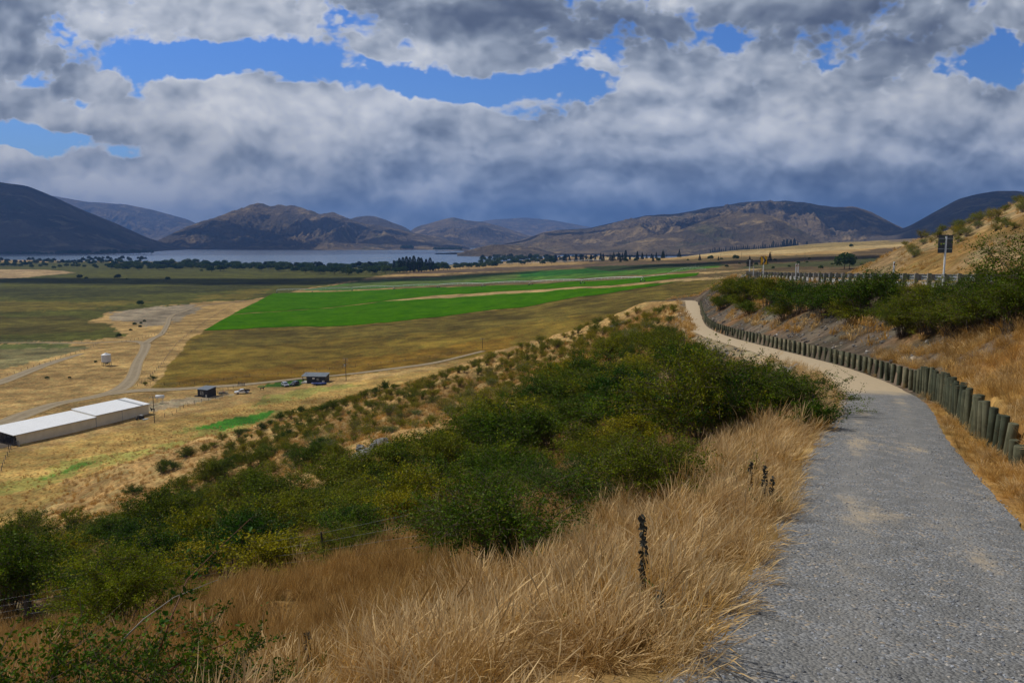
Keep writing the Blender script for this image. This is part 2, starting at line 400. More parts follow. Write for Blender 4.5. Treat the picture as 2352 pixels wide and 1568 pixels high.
def hit(dx, dy, Ymin=1.5, Ymax=4000, detail=True):
    """first ground point seen at photo position (2352-wide)"""
    u, t = ray(dx*K, dy*K); Y = np.geomspace(Ymin, Ymax, 900)
    h = height(u*Y, Y, detail); r = ZC+t*Y; m = np.where(h > r)[0]
    if len(m) == 0: return None
    i = m[0]
    if i == 0: yy = Y[0]
    else:
        a = r[i-1]-h[i-1]; b = h[i]-r[i]; yy = Y[i-1]+(Y[i]-Y[i-1])*a/(a+b)
    return np.array([u*yy, yy, ZC+t*yy])
# ------------------------------------------------------------------ materials
def new_mat(name):
    m = bpy.data.materials.new(name); m.use_nodes = True; t = NT(m.node_tree); t.n.clear()
    o = t.new('ShaderNodeOutputMaterial'); return m, t, o
def princ(t, o, col, rough=.8, spec=.2, metal=0., normal=None):
    p = t.new('ShaderNodeBsdfPrincipled'); t.setin(p, 'Base Color', col); t.setin(p, 'Roughness', rough)
    t.setin(p, 'Specular IOR Level', spec); t.setin(p, 'Metallic', metal)
    if normal is not None: t.l.new(normal, p.inputs['Normal'])
    t.l.new(p.outputs[0], o.inputs[0]); return p
def bump(t, h, strength, dist):
    b = t.new('ShaderNodeBump'); t.setin(b, 'Height', h); b.inputs['Strength'].default_value = strength; b.inputs['Distance'].default_value = dist
    return b.outputs[0]
def objco(t): return t.new('ShaderNodeTexCoord').outputs['Object']
def geopos(t): return t.new('ShaderNodeNewGeometry').outputs['Position']
def simple_mat(name, col, rough=.7, spec=.3, metal=0., var=.12, scale=3., bumpd=0.):
    m, t, o = new_mat(name); P = objco(t)
    n = t.noise(P, scale, 5, .6)
    c = t.mix(t.mrange(n, .3, .7), tuple(q*(1-var) for q in col), tuple(min(1, q*(1+var)) for q in col))
    nm = bump(t, t.noise(P, scale*6, 4), .5, bumpd) if bumpd else None
    princ(t, o, c, rough, spec, metal, nm); return m
def ground_mat():
    m, t, o = new_mat('ground_cover')
    P = geopos(t)
    a = t.new('ShaderNodeVertexColor'); a.layer_name = 'col'; col = a.outputs[0]; tuft = a.outputs[1]
    flat = t.scale(P, (1, 1, .35))
    n1 = t.noise(flat, 1.3, 6, .62); n2 = t.noise(flat, .11, 5, .6); n3 = t.noise(flat, .018, 5, .6); n4 = t.noise(flat, 7., 4, .65)
    n5 = t.noise(t.scale(P, (.7, 1, 0)), .035, 6, .7)
    k = t.mrange(n1, .3, .7, .62, 1.36)
    k = t.math('MULTIPLY', k, t.mrange(n2, .32, .68, .68, 1.30))
    k = t.math('MULTIPLY', k, t.mrange(n3, .32, .68, .76, 1.2))
    k = t.math('MULTIPLY', k, t.mrange(n5, .35, .65, .72, 1.2))
    k = t.math('MULTIPLY', k, t.math('ADD', .75, t.math('MULTIPLY', n4, .5)))
    kk = t.comb(k, k, k)
    c = t.mix(1.0, col, kk, 'MULTIPLY')
    hue = t.mix(t.mrange(t.noise(flat, .35, 4, .6), .4, .7), (1.08, .97, .85), (.90, 1.03, .95))
    c = t.mix(.8, c, hue, 'MULTIPLY')
    h = t.math('ADD', t.math('MULTIPLY', n1, .7), t.math('MULTIPLY', n4, .12))
    princ(t, o, c, .95, .05, 0, bump(t, h, .9, .5)); return m
M_GROUND = ground_mat()

# ------------------------------------------------------------------ land cover (what grows or lies where)
def inpoly(X, Y, P):
    P = np.array(P, float); c = np.zeros(X.shape, bool); j = len(P)-1
    for i in range(len(P)):
        xi, yi = P[i]; xj, yj = P[j]
        if yi != yj: c ^= ((yi > Y) != (yj > Y)) & (X < (xj-xi)*(Y-yi)/(yj-yi)+xi)
        j = i
    return c
GOLD = (.47, .315, .125); GOLD2 = (.40, .26, .10); TAN = (.50, .38, .20); OLIVE = (.105, .115, .028); SAND = (.42, .34, .22)
COVER = [  # (name, photo outline, colour, ymin of ground, edge ragged in px)
 ('dry', [(-2000, 600), (2600, 600), (2600, 2000), (-2000, 2000)], (.40, .27, .11), 3),
 ('pasture', [(-900, 600), (1100, 600), (840, 640), (690, 668), (600, 682), (420, 700), (255, 714), (205, 735), (285, 770), (150, 786), (-900, 790)], (.088, .092, .016), 8),
 ('pasture_yellow', [(-600, 690), (400, 692), (500, 672), (650, 662), (560, 680), (300, 700), (0, 716), (-600, 720)], (.145, .12, .022), 10),
 ('pasture_dark', [(-600, 655), (300, 662), (640, 640), (820, 632), (600, 660), (200, 682), (-600, 690)], (.058, .062, .014), 8),
 ('tussock', [(-600, 725), (150, 722), (240, 745), (200, 765), (-600, 775)], (.098, .085, .018), 12),
 ('stubble', [(-600, 616), (100, 618), (175, 625), (60, 636), (0, 640), (-600, 665)], (.42, .30, .16), 1),
 ('flats', [(255, 716), (330, 706), (470, 700), (420, 735), (330, 745), (240, 730)], (.30, .25, .18), 8),
 ('wet', [(-600, 790), (225, 790), (190, 800), (110, 822), (0, 845), (-600, 890)], (.20, .18, .085), 10),
 ('wetgreen', [(-600, 790), (200, 790), (60, 803), (-600, 812)], (.12, .14, .04), 6),
 ('brown_field', [(470, 757), (900, 737), (1200, 702), (1560, 644), (1680, 625), (1900, 640), (1650, 720), (1300, 790), (1000, 836), (800, 862), (580, 880), (345, 892), (395, 830), (440, 772)], (.18, .128, .022), 4),
 ('brown_upper', [(480, 757), (900, 738), (1200, 704), (1560, 646), (1660, 632), (1650, 690), (1200, 745), (900, 775), (620, 790), (430, 800)], (.14, .108, .022), 10),
 ('brown_lower', [(400, 862), (700, 830), (1000, 800), (1200, 770), (1150, 810), (800, 862), (400, 885)], (.185, .112, .016), 12),
 ('beyond', [(700, 668), (850, 640), (1000, 632), (1400, 600), (2600, 560), (2600, 600), (1700, 632), (1560, 645), (1000, 660)], (.155, .115, .05), 3),
 ('upper_green', [(690, 667), (830, 645), (1000, 636), (1400, 612), (1640, 606), (1655, 612), (1500, 629), (1300, 640), (1000, 654), (760, 668)], (.075, .17, .022), 2),
 ('upper_green2', [(830, 645), (1180, 628), (1200, 640), (760, 662)], (.10, .15, .03), 4),
 ('dark_green', [(1190, 626), (1420, 612), (1440, 622), (1300, 630), (1200, 636)], (.03, .13, .015), 2),
 ('dark_crop', [(1330, 612), (1640, 602), (1720, 606), (1500, 618), (1400, 622)], (.04, .06, .02), 2),
 ('plough', [(870, 628), (1090, 616), (1400, 604), (1620, 598), (1620, 603), (1340, 612), (1000, 628)], (.135, .095, .06), 2),
 ('terrace', [(1060, 600), (1340, 592), (1640, 600), (1900, 588), (2100, 560), (2600, 560), (2600, 640), (1700, 620), (1650, 602)], (.135, .095, .05), 5),
 ('terrace_green', [(1700, 612), (1900, 596), (2050, 590), (2060, 605), (1900, 612), (1720, 620)], (.085, .09, .035), 8),
 ('gold_upper', [(1310, 592), (1640, 578), (1900, 553), (2060, 545), (2400, 530), (2400, 560), (2060, 560), (1700, 577), (1400, 592)], (.33, .25, .11), 1),
 ('gold_pale', [(1335, 593), (1560, 585), (1800, 573), (2070, 560), (2100, 563), (1800, 582), (1500, 592), (1350, 597)], (.52, .39, .19), 1),
 ('upper_hill', [(1960, 545), (2300, 505), (2300, 553), (2080, 556)], (.22, .17, .12), 5),
 ('sandy1', [(860, 691), (1000, 679), (1200, 667), (1500, 645), (1690, 632), (1690, 636), (1500, 651), (1200, 673), (1000, 686), (880, 694)], (.42, .30, .14), 2),
 ('sandy2', [(1430, 634), (1640, 622), (1750, 615), (1750, 619), (1640, 627)], (.40, .28, .13), 2),
 ('paddock', [(-400, 1005), (60, 1040), (350, 975), (640, 905), (800, 880), (1010, 845), (1120, 815), (1120, 870), (600, 1100), (300, 1300), (-400, 1500)], (.42, .285, .095), 6),
 ('paddock_green', [(-100, 1130), (60, 1085), (230, 1040), (420, 1000), (620, 940), (660, 946), (560, 985), (300, 1045), (110, 1095), (-100, 1155)], (.30, .27, .075), 22),
 ('paddock_green2', [(620, 905), (790, 880), (850, 884), (700, 915), (600, 935)], (.30, .28, .08), 16),
 ('green_patch', [(455, 985), (520, 962), (640, 940), (590, 966), (520, 985)], (.055, .20, .02), 5),
 ('green_patch2', [(110, 1085), (200, 1060), (240, 1058), (150, 1082), (60, 1098)], (.10, .20, .03), 12),
 ('lawn', [(590, 886), (650, 875), (690, 868), (710, 872), (690, 884), (620, 889)], (.06, .15, .02), 2),
 ('yard', [(340, 920), (400, 915), (470, 905), (540, 900), (480, 915), (400, 935), (350, 945)], (.34, .28, .19), 6),
]
def landcover(x, y, z):
    n = len(x); X, Y = project(x, y, z)
    jx = (fbm(x*.03+5, y*.03, 4, 61)-.5)*2; jy = (fbm(x*.03+50, y*.03, 4, 62)-.5)*2
    jx2 = (fbm(x*.3+5, y*.3, 3, 63)-.5)*2; 
    col = np.empty((n, 3)); col[:] = (.42, .28, .115)
    far = y > 140
    for nm, P, c, rag in COVER:
        ymin = 110 if 'paddock' in nm or 'green_patch' in nm else 150
        P = np.array(P, float)
        m = inpoly(X+jx*rag*4, Y+(jy+jx2*.4)*rag, P) & (y > ymin)
        col[m] = c
    # hillside under the path
    nr = y < 420
    xn, yn = x[nr], y[nr]
    d, side, at, end = poly_near(xn, yn, PATH); s = d-at[:, 1]
    dr, sr, ar, er = poly_near(xn, yn, RAIL); lat = dr*sr
    c = col[nr]
    hill = (d < 150) & (z[nr] > 2.5)
    n1 = fbm(xn*.09, yn*.09, 4, 71)[:, None]; n2 = fbm(xn*.5, yn*.5, 3, 72)[:, None]
    hc = np.array((.46, .315, .135))*(1-n1)+np.array((.37, .24, .10))*n1
    c = np.where(hill[:, None], hc, c)
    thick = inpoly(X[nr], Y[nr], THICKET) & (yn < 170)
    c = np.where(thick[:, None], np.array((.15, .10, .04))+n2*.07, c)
    # stony bank between the path wall and the road
    right = (side > 0) & ~end
    bankz = right & (lat < 0) & (yn > 16)
    st = sstep(.38, .58, fbm(xn*.25+2, yn*.25, 4, 73)+sstep(5, 1, s)*.22-.04)[:, None]
    bc = np.array((.115, .095, .076))*st+np.array((.22, .13, .065))*(1-st)
    c = np.where(bankz[:, None], bc, c)
    gr = sstep(27, 22, yn)[:, None]*right[:, None]
    c = c*(1-gr)+gr*np.array((.42, .25, .09))
    c = np.where(((s < 1.0) & (~right) & (yn > 24) & (yn < 128))[:, None], np.array((.33, .26, .17)), c)
    road = (lat > -.5) & (lat < 11.2) & (yn < 260)
    c = np.where(road[:, None], np.array((.24, .225, .20)), c)
    # hill beyond the road
    hh = (lat > 11.2) & (yn < 260) & (xn/np.maximum(yn, 1) > .38)
    q = sstep(.45, .62, fbm(xn*.06+9, yn*.06, 4, 75))[:, None]
    hcol = np.array((.225, .145, .055))*(1-q)+np.array((.27, .195, .105))*q
    c = np.where(hh[:, None], hcol, c)
    col[nr] = c
    return col
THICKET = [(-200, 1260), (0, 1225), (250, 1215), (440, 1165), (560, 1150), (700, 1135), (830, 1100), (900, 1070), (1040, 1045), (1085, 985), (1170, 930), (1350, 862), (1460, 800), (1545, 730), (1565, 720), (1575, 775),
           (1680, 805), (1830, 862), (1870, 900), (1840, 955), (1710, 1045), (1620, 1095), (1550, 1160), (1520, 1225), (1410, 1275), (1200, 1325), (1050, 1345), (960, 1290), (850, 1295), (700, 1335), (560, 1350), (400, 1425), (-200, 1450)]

# ------------------------------------------------------------------ the ground sheet
NU, NY = 820, 660
ug = np.linspace(-1.12, 1.12, NU)
sy = np.linspace(0, 1, NY); yg = -5.0 + (np.exp(sy*math.log(4400/3.2))-1)*3.2*1.0
Yg, Ug = np.meshgrid(yg, ug, indexing='ij')
Xg = (Ug*(Yg+7.5)).ravel(); Yv = Yg.ravel()
Zg = height(Xg, Yv)
# tuck the sheet a little below the laid path and roads
def ribbon_under(x, y, z):
    d, side, at, end = poly_near(x, y, PATH); s = d-at[:, 1]
    f = sstep(.05, -.25, s)
    return z-.03*f
nearm = Yv < 150
Zg[nearm] = ribbon_under(Xg[nearm], Yv[nearm], Zg[nearm])
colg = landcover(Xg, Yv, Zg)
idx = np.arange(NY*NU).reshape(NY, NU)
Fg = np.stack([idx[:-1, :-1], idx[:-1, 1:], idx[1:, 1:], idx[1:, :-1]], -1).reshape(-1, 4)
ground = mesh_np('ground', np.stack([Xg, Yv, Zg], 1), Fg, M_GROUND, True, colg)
tag(ground, 'dry golden grass slopes and brown valley pasture running down to the lake', kind='structure')

# ------------------------------------------------------------------ draped sheets
def ribbon(name, P, mat, off=.03, nx=7, crown=0., label=None, ragged=0., kind='structure', useh=True, zfun=None):
    """P: x, y, halfwidth (world)"""
    P = np.array(P, float); n = len(P); tg = np.gradient(P[:, :2], axis=0); tg /= np.linalg.norm(tg, axis=1)[:, None]
    nm = np.stack([tg[:, 1], -tg[:, 0]], 1); V = []; cols = []
    for i in range(nx):
        f = -1+2*i/(nx-1); w_ = P[:, 2].copy()
        if ragged and i in (0, nx-1): w_ = w_+(fbm(P[:, 0]*1.1+i, P[:, 1]*1.1, 3, 91+i)-.5)*2*ragged
        q = P[:, :2]+nm*(f*w_)[:, None]
        z = (height(q[:, 0], q[:, 1], useh) if zfun is None else zfun(q[:, 0], q[:, 1]))+off+crown*(1-f*f)
        V.append(np.stack([q[:, 0], q[:, 1], z], 1)); cols.append(np.full(n, abs(f)))
    V = np.stack(V, 1).reshape(-1, 3); ix = np.arange(n*nx).reshape(n, nx)
    F = np.stack([ix[:-1, :-1], ix[1:, :-1], ix[1:, 1:], ix[:-1, 1:]], -1).reshape(-1, 4)
    o = mesh_np(name, V, F, mat, True, np.stack(cols, 1).ravel()); tag(o, label, kind=kind); return o
def loft(name, A, B, mat, off, nu=160, nv=24, label=None, kind='structure'):
    """sheet between two photo outlines laid on the ground"""
    def res(L):
        L = np.array(L, float); P = np.array([hit(a, b, 60, detail=False)[:2] for a, b in L]); s = np.r_[0, np.cumsum(np.hypot(*np.diff(P, axis=0).T))]; q = np.linspace(0, s[-1], nu)
        return np.stack([np.interp(q, s, P[:, 0]), np.interp(q, s, P[:, 1])], 1)
    a, b = res(A), res(B); v = np.linspace(0, 1, nv)
    rg = (fbm(a[:, 0]*.09, a[:, 1]*.09, 4, 77)-.5)[:, None]*7; a = a+rg*np.array([.4, 1.]); b = b+(fbm(b[:, 0]*.09, b[:, 1]*.09, 4, 78)-.5)[:, None]*9*np.array([.4, 1.])
    Q = a[:, None]*(1-v[None, :, None])+b[:, None]*v[None, :, None]; Q = Q.reshape(-1, 2)
    z = height(Q[:, 0], Q[:, 1])+off; ix = np.arange(nu*nv).reshape(nu, nv)
    F = np.stack([ix[:-1, :-1], ix[1:, :-1], ix[1:, 1:], ix[:-1, 1:]], -1).reshape(-1, 4)
    o = mesh_np(name, np.c_[Q, z], F, mat, True); tag(o, label, kind=kind); return o
def gravel_mat(name, base, stone, sc_=28., sand=(.50, .40, .26), path=True):
    m, t, o = new_mat(name); P = geopos(t)
    v = t.vor(P, sc_, 'F1', 1); vd = t.vor(P, sc_, 'F1', 0); v2 = t.vor(P, sc_*2.3, 'F1', 1)
    g1 = t.new('ShaderNodeSeparateColor'); t.l.new(v, g1.inputs[0])
    g2 = t.new('ShaderNodeSeparateColor'); t.l.new(v2, g2.inputs[0])
    st = t.mix(g1.outputs[0], tuple(q*.55 for q in stone), tuple(min(1, q*1.5) for q in stone))
    st = t.mix(t.mrange(g1.outputs[1], .86, .95), st, (.42, .34, .24))
    fine = t.mix(g2.outputs[0], tuple(q*.6 for q in base), tuple(min(1, q*1.4) for q in base))
    c = t.mix(t.mrange(t.noise(P, 3., 4, .6), .40, .60), fine, st)
    av = t.new('ShaderNodeVertexColor'); av.layer_name = 'col'; fs_ = t.new('ShaderNodeSeparateColor'); t.l.new(av.outputs[0], fs_.inputs[0]); lat_ = fs_.outputs[0]
    pat = t.math('ADD', t.noise(t.scale(P, (1, .45, 1), (0, 0, 0)), .8, 6, .68), t.math('MULTIPLY', t.noise(P, 9., 4, .7), .22))
    wheel = t.mrange(t.math('ABSOLUTE', t.math('SUBTRACT', lat_, .42)), .0, .28, .085, 0.) if path else 0.
    sandf = t.math('MULTIPLY', t.mrange(t.math('ADD', pat, wheel), .71, .86), .75)
    if path: c = t.mix(t.mrange(wheel, .0, .085, 0., .35), c, (.27, .262, .245))
    yy = t.new('ShaderNodeSeparateXYZ'); t.l.new(P, yy.inputs[0])
    if path:
        far = t.mrange(t.math('ADD', yy.outputs[1], t.math('MULTIPLY', t.noise(P, .8, 4), 2.5)), 28.2, 29.8)
        sandf = t.math('MAXIMUM', t.math('MULTIPLY', sandf, .85), far)
        fs = t.mix(t.noise(P, 5., 6, .7), tuple(q*.82 for q in (.50, .39, .25)), (.60, .48, .32))
        spk = t.mrange(t.noise(P, 40., 3, .7), .62, .72, 0., .35)
        fs = t.mix(spk, fs, (.22, .19, .16))
    else: fs = sand
    c = t.mix(sandf, c, fs)
    h = t.math('ADD', t.math('MULTIPLY', vd, -.6), t.math('MULTIPLY', t.noise(P, 9., 3), .5))
    if path: h = t.math('MULTIPLY', h, t.math('SUBTRACT', 1., t.math('MULTIPLY', sandf, .75)))
    princ(t, o, c, .9, .25, 0, bump(t, h, .9, .03)); return m
M_PATH = gravel_mat('path_gravel', (.19, .19, .185), (.215, .22, .225), 38.)
PP = densify(np.array([(p[0], p[1], p[3]) for p in PATH]), 5)
PD = densify(PATH, 5)
def path_z(x, y):
    d, side, at, end = poly_near(x, y, PATH); s = d-at[:, 1]
    return ZC-at[:, 0]-np.maximum(s, 0)*.35
o = ribbon('gravel_path', PP, M_PATH, .012, 13, .03, 'grey gravel path that turns to pale sandy gravel and curves left along a timber wall', .10, zfun=path_z)
# farm roads
def track_mat():
    m, t, o = new_mat('farm_road'); P = geopos(t)
    a = t.new('ShaderNodeVertexColor'); a.layer_name = 'col'; f = t.new('ShaderNodeSeparateColor'); t.l.new(a.outputs[0], f.inputs[0]); f = f.outputs[0]
    rut = t.math('MULTIPLY', t.mrange(f, .25, .45), t.mrange(f, .62, .85, 1., 0.))
    n = t.noise(P, .6, 6, .65)
    c = t.mix(t.mrange(n, .3, .7), (.24, .19, .12), (.33, .265, .17))
    c = t.mix(t.math('MULTIPLY', rut, .6), c, (.37, .30, .20))
    c = t.mix(t.mrange(t.math('ADD', f, t.math('MULTIPLY', n, .4)), 1.02, 1.2), c, (.42, .29, .12))
    princ(t, o, c, .95, .1); return m
M_TRACK = track_mat()
def ptrack(L, w_):
    P = np.array([list(hit(a, b, 100, detail=False)[:2])+[w_ if np.isscalar(w_) else ww] for (a, b), ww in zip(L, w_ if not np.isscalar(w_) else [w_]*len(L))])
    P = densify(P, 14); return P
ribbon('farm_road', ptrack([(-60, 990), (0, 972), (70, 945), (137, 924), (220, 909), (275, 893), (303, 868), (316, 832), (331, 806), (334, 792), (322, 786), (290, 784), (250, 785), (150, 786), (0, 785), (-80, 784)],
       [4., 4., 3.8, 3.4, 3.2, 3.4, 2.8, 2.5, 2.5, 2.8, 2.6, 2.0, 1.6, 1.4, 1.4, 1.4]), M_TRACK, .10, 13, label='winding pale gravel farm road passing the white shed and silo')
ribbon('farm_track', ptrack([(250, 904), (320, 897), (384, 894), (453, 890), (535, 885), (588, 880), (683, 870), (768, 863), (866, 852), (976, 836), (1040, 823), (1110, 806)], [3.6, 3.5, 3.2, 2.8, 2.4, 2., 1.6, 1.6, 2.2, 2.0, 1.6, 1.6]),
       M_TRACK, .16, 13, label='gravel farm track running right past the two black cabins')
ribbon('dirt_track', ptrack([(333, 790), (350, 778), (371, 767), (384, 745), (392, 726), (420, 716), (452, 706), (500, 697), (560, 690)], [2.4, 2., 1.7, 1.6, 1.6, 1.5, 1.4, 1.3, 1.]), M_TRACK, .22, 13, label='faint two wheel dirt track climbing beside the green field')
ribbon('worn_track', ptrack([(-60, 893), (0, 876), (80, 846), (140, 825), (190, 812)], [3.5, 3.5, 3, 2.5, 1.2]), M_TRACK, .12, 13, label='worn vehicle track across the golden yard left of the silo')
# highway
def road_mat():
    m, t, o = new_mat('sealed_road'); P = geopos(t)
    c = t.mix(t.noise(P, 1.2, 6, .65), (.26, .25, .235), (.40, .385, .36)); princ(t, o, c, .85, .3, 0, bump(t, t.noise(P, 60., 2), .4, .01)); return m
RD = []
for q, tg in zip(RAIL, np.gradient(RAIL[:, :2], axis=0)):
    tg = tg/np.linalg.norm(tg); RD.append((q[0]+tg[1]*5.2, q[1]-tg[0]*5.2, 3.9))
ribbon('highway', densify(RD[:38], 3), road_mat(), .05, 9, .04, 'pale sealed road behind the timber post guardrail')
# fields under irrigation
def crop_mat(name, c1, c2, sc_=.05):
    m, t, o = new_mat(name); P = geopos(t)
    n = t.math('ADD', t.math('MULTIPLY', t.noise(t.scale(P, (1, 1, 0)), sc_, 6, .65), .6), t.math('MULTIPLY', t.noise(t.scale(P, (1, 2.6, 0)), sc_*7, 4, .65), .4))
    c = t.mix(t.mrange(n, .36, .60), c1, c2); c = t.mix(t.mrange(t.noise(t.scale(P, (1, 3, 0)), .03, 6, .7), .58, .70, 0., .45), c, (.11, .12, .02)); c = t.mix(t.mrange(t.noise(P, .25, 5, .7), .35, .65, 0., .35), c, tuple(q*.55 for q in c1)); princ(t, o, c, .95, 0., 0, bump(t, t.noise(P, .8, 4), .5, .2)); return m
M_CROP = crop_mat('green_crop', (.032, .118, .0), (.068, .185, .0))
lowA = [(468, 758), (600, 753), (900, 738), (1060, 721), (1200, 704), (1400, 673), (1510, 655), (1565, 645)]
lowB = [(530, 722), (620, 716), (880, 693), (1000, 685), (1200, 673), (1400, 661), (1520, 651), (1575, 644)]
loft('green_field', lowA, lowB, M_CROP, .22, label='bright green irrigated crop, the near strip below the sandy line')
upA = [(530, 721), (620, 715), (880, 692), (1000, 678), (1200, 667), (1400, 656), (1500, 646), (1600, 632)]
upB = [(628, 674), (720, 671), (880, 664), (1000, 660), (1200, 654), (1400, 643), (1500, 634), (1606, 626)]
loft('green_field', upA, upB, M_CROP, .22, label='bright green irrigated crop under the long white irrigation boom')
# lake
def lake_mat():
    m, t, o = new_mat('lake_water'); P = geopos(t)
    n = t.noise(t.scale(P, (.02, .12, 1)), 1., 6, .7); n2 = t.noise(t.scale(P, (.0012, .006, 1)), 1., 4, .6)
    c = t.mix(n2, (.07, .125, .21), (.105, .165, .25))
    p = princ(t, o, c, .22, .5, 0, bump(t, n, .35, 1.2))
    return m
lk = mesh_np('lake', [(-9000, 1500, -5), (3500, 1500, -5), (3500, 14000, -5), (-9000, 14000, -5)], [[0, 1, 2, 3]], lake_mat()); tag(lk, 'broad blue grey lake below the mountains', kind='structure')
# ------------------------------------------------------------------ mountains: ridge line from its outline, flanks with spurs and gullies
def hill_mat(name, c1, c2, c3, green=(.085, .095, .045)):
    m, t, o = new_mat(name); P = geopos(t); Q = t.scale(P, (1, 1, 1.6))
    n = t.noise(Q, .0016, 8, .62); n2 = t.noise(Q, .006, 7, .68); n3 = t.noise(Q, .03, 5, .7)
    c = t.mix(t.mrange(n, .38, .62), c1, c2); c = t.mix(t.mrange(n2, .50, .66), c, c3)  # palest patches raised in colour to stand for sunlit slopes
    c = t.mix(t.mrange(t.noise(Q, .0035, 6, .65), .56, .68, 0., .7), c, green)
    c = t.mix(t.mrange(n3, .56, .70, 0., .55), c, (.06, .052, .045))
    a = t.new('ShaderNodeVertexColor'); a.layer_name = 'col'; f = t.new('ShaderNodeSeparateColor'); t.l.new(a.outputs[0], f.inputs[0])
    c = t.mix(t.math('MULTIPLY', f.outputs[0], .75), c, (.055, .055, .04))     # darker colour in the gullies
    h = t.math('ADD', t.math('MULTIPLY', n2, 60.), t.math('MULTIPLY', n3, 16.))
    princ(t, o, c, .95, .03, 0, bump(t, h, 1., 1.4)); return m
M_HILL = hill_mat('hill_tussock', (.105, .085, .062), (.215, .16, .095), (.40, .29, .15))
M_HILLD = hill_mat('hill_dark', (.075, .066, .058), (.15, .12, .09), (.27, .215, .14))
def hill(name, crest, Yc, Yb, label, mat=M_HILL, seed=0, nu=420, nv=150, amp=.42, lam=620., zb=-12., prof=1.25, jag=.02, lean=0.):
    c = np.array(crest, float); u = np.linspace(c[0, 0], c[-1, 0], nu); yy = np.interp(u, c[:, 0], c[:, 1])
    k = np.ones(9)/9; ys = np.convolve(np.pad(yy, 4, 'edge'), k, 'valid'); yy = ys
    U, T_ = ray(u*K, yy*K)
    Ycr = np.interp(u, *zip(*Yc)) if not np.isscalar(Yc) else np.full(nu, float(Yc))
    Yba = np.interp(u, *zip(*Yb)) if not np.isscalar(Yb) else np.full(nu, float(Yb))
    zc = ZC+T_*Ycr
    v = np.r_[np.linspace(-.7, 0, 40)[:-1], np.linspace(0, 1, nv)]
    Vv, Uu = np.meshgrid(v, U, indexing='ij'); Ycm = Ycr[None]; Ybm = Yba[None]; zcm = zc[None]
    Y = Ycm-(Ycm-Ybm)*Vv; X = Uu*Y+lean*(Vv*(Ycm-Ybm))
    vf = np.clip(Vv, 0, 1); vb = np.clip(-Vv/.7, 0, 1)
    base = np.where(Vv >= 0, (1-vf)**prof, 1-vb*vb*.9)
    H = zcm-zb
    z = zb+H*base
    wx = (fbm(X/lam*.6, Y/lam*.35, 3, seed+3)-.5)*1.6
    r1 = fbm(X/lam+wx, Y/lam*.42+wx*.5, 6, seed, .52, True); r2 = fbm(X/lam*3.1, Y/lam*2.2, 5, seed+9, .55, True)
    env = np.clip(vf*2.4, 0, 1)*np.clip((1-vf)*1.9, 0, 1)**.8
    r3 = fbm(X/lam*8.5+wx*3, Y/lam*6., 4, seed+13, .6, True)
    rel = (r1-.62)*amp*1.9+(r2-.6)*amp*.60+(r3-.6)*amp*.20
    z = z+H*rel*env
    z = z+np.maximum(H, 0)*jag*(r2[:, :]-.6)*np.clip(1-np.abs(Vv)*5, 0, 1)*1.4
    gully = np.clip((.52-r1)*3.2, 0, 1)*np.clip(vf*4, 0, 1)+.35*np.clip((.5-r2)*2, 0, 1)
    n0, n1 = Y.shape; ix = np.arange(n0*n1).reshape(n0, n1)
    F = np.stack([ix[:-1, :-1], ix[:-1, 1:], ix[1:, 1:], ix[1:, :-1]], -1).reshape(-1, 4)
    o = mesh_np(name, np.stack([X.ravel(), Y.ravel(), z.ravel()], 1), F[:, ::-1], mat, True, np.clip(gully, 0, 1).ravel())
    tag(o, label, kind='structure'); return o
hill('hill', [(-900, 300), (-500, 330), (-200, 385), (0, 418), (60, 425), (110, 445), (180, 478), (260, 510), (340, 546), (400, 563), (436, 573), (450, 578)], [(-900, 5200), (0, 5000), (250, 5400), (450, 6100)], [(-900, 3300), (0, 3480), (230, 3550), (330, 4100), (436, 5700), (450, 5900)],
     'dark brown mountain flank in cloud shadow at the left edge above the lake', M_HILLD, 4, prof=1.35, amp=.30, lam=700, jag=.008)
hill('hill', [(60, 440), (130, 451), (200, 463), (290, 469), (345, 480), (430, 503), (520, 545), (560, 560)], 14000, 11500, 'distant blue mountain range in the gap left of the rocky mountain', M_HILL, 14, amp=.4, lam=1500, jag=.01)
hill('hill', [(330, 574), (360, 553), (430, 520), (490, 500), (530, 486), (560, 477), (580, 470), (600, 467), (617, 473), (640, 470), (665, 472), (690, 473), (735, 492), (765, 487), (800, 502), (826, 511), (880, 520), (950, 535), (1010, 545), (1060, 560), (1100, 578)],
     [(330, 6300), (600, 8200), (1100, 7000)], [(330, 6150), (600, 5400), (1100, 5500)], 'craggy brown mountain rising from the far lake shore in the middle left', M_HILL, 24, nu=620, nv=210, amp=.50, lam=560, jag=.07, prof=1.15)
hill('hill', [(780, 510), (820, 497), (840, 495), (862, 496), (900, 510), (930, 521), (960, 540)], 9200, 8000, 'dark rocky knob behind the right shoulder of the craggy mountain', M_HILLD, 34, nu=160, nv=60, amp=.3)
hill('hill', [(900, 560), (955, 521), (1000, 508), (1040, 498), (1075, 506), (1110, 509), (1160, 522), (1215, 541), (1260, 560), (1300, 580)], 10200, 7200, 'bare brown peak between the craggy mountain and the right hand range', M_HILL, 44, nu=320, nv=120, amp=.42, lam=800, jag=.02)
hill('hill', [(1060, 520), (1120, 505), (1200, 499), (1270, 505), (1340, 518), (1400, 530), (1480, 545)], 17000, 13000, 'faint blue mountain far behind the bare brown peak', M_HILL, 54, nu=160, nv=60, amp=.3, lam=1800)
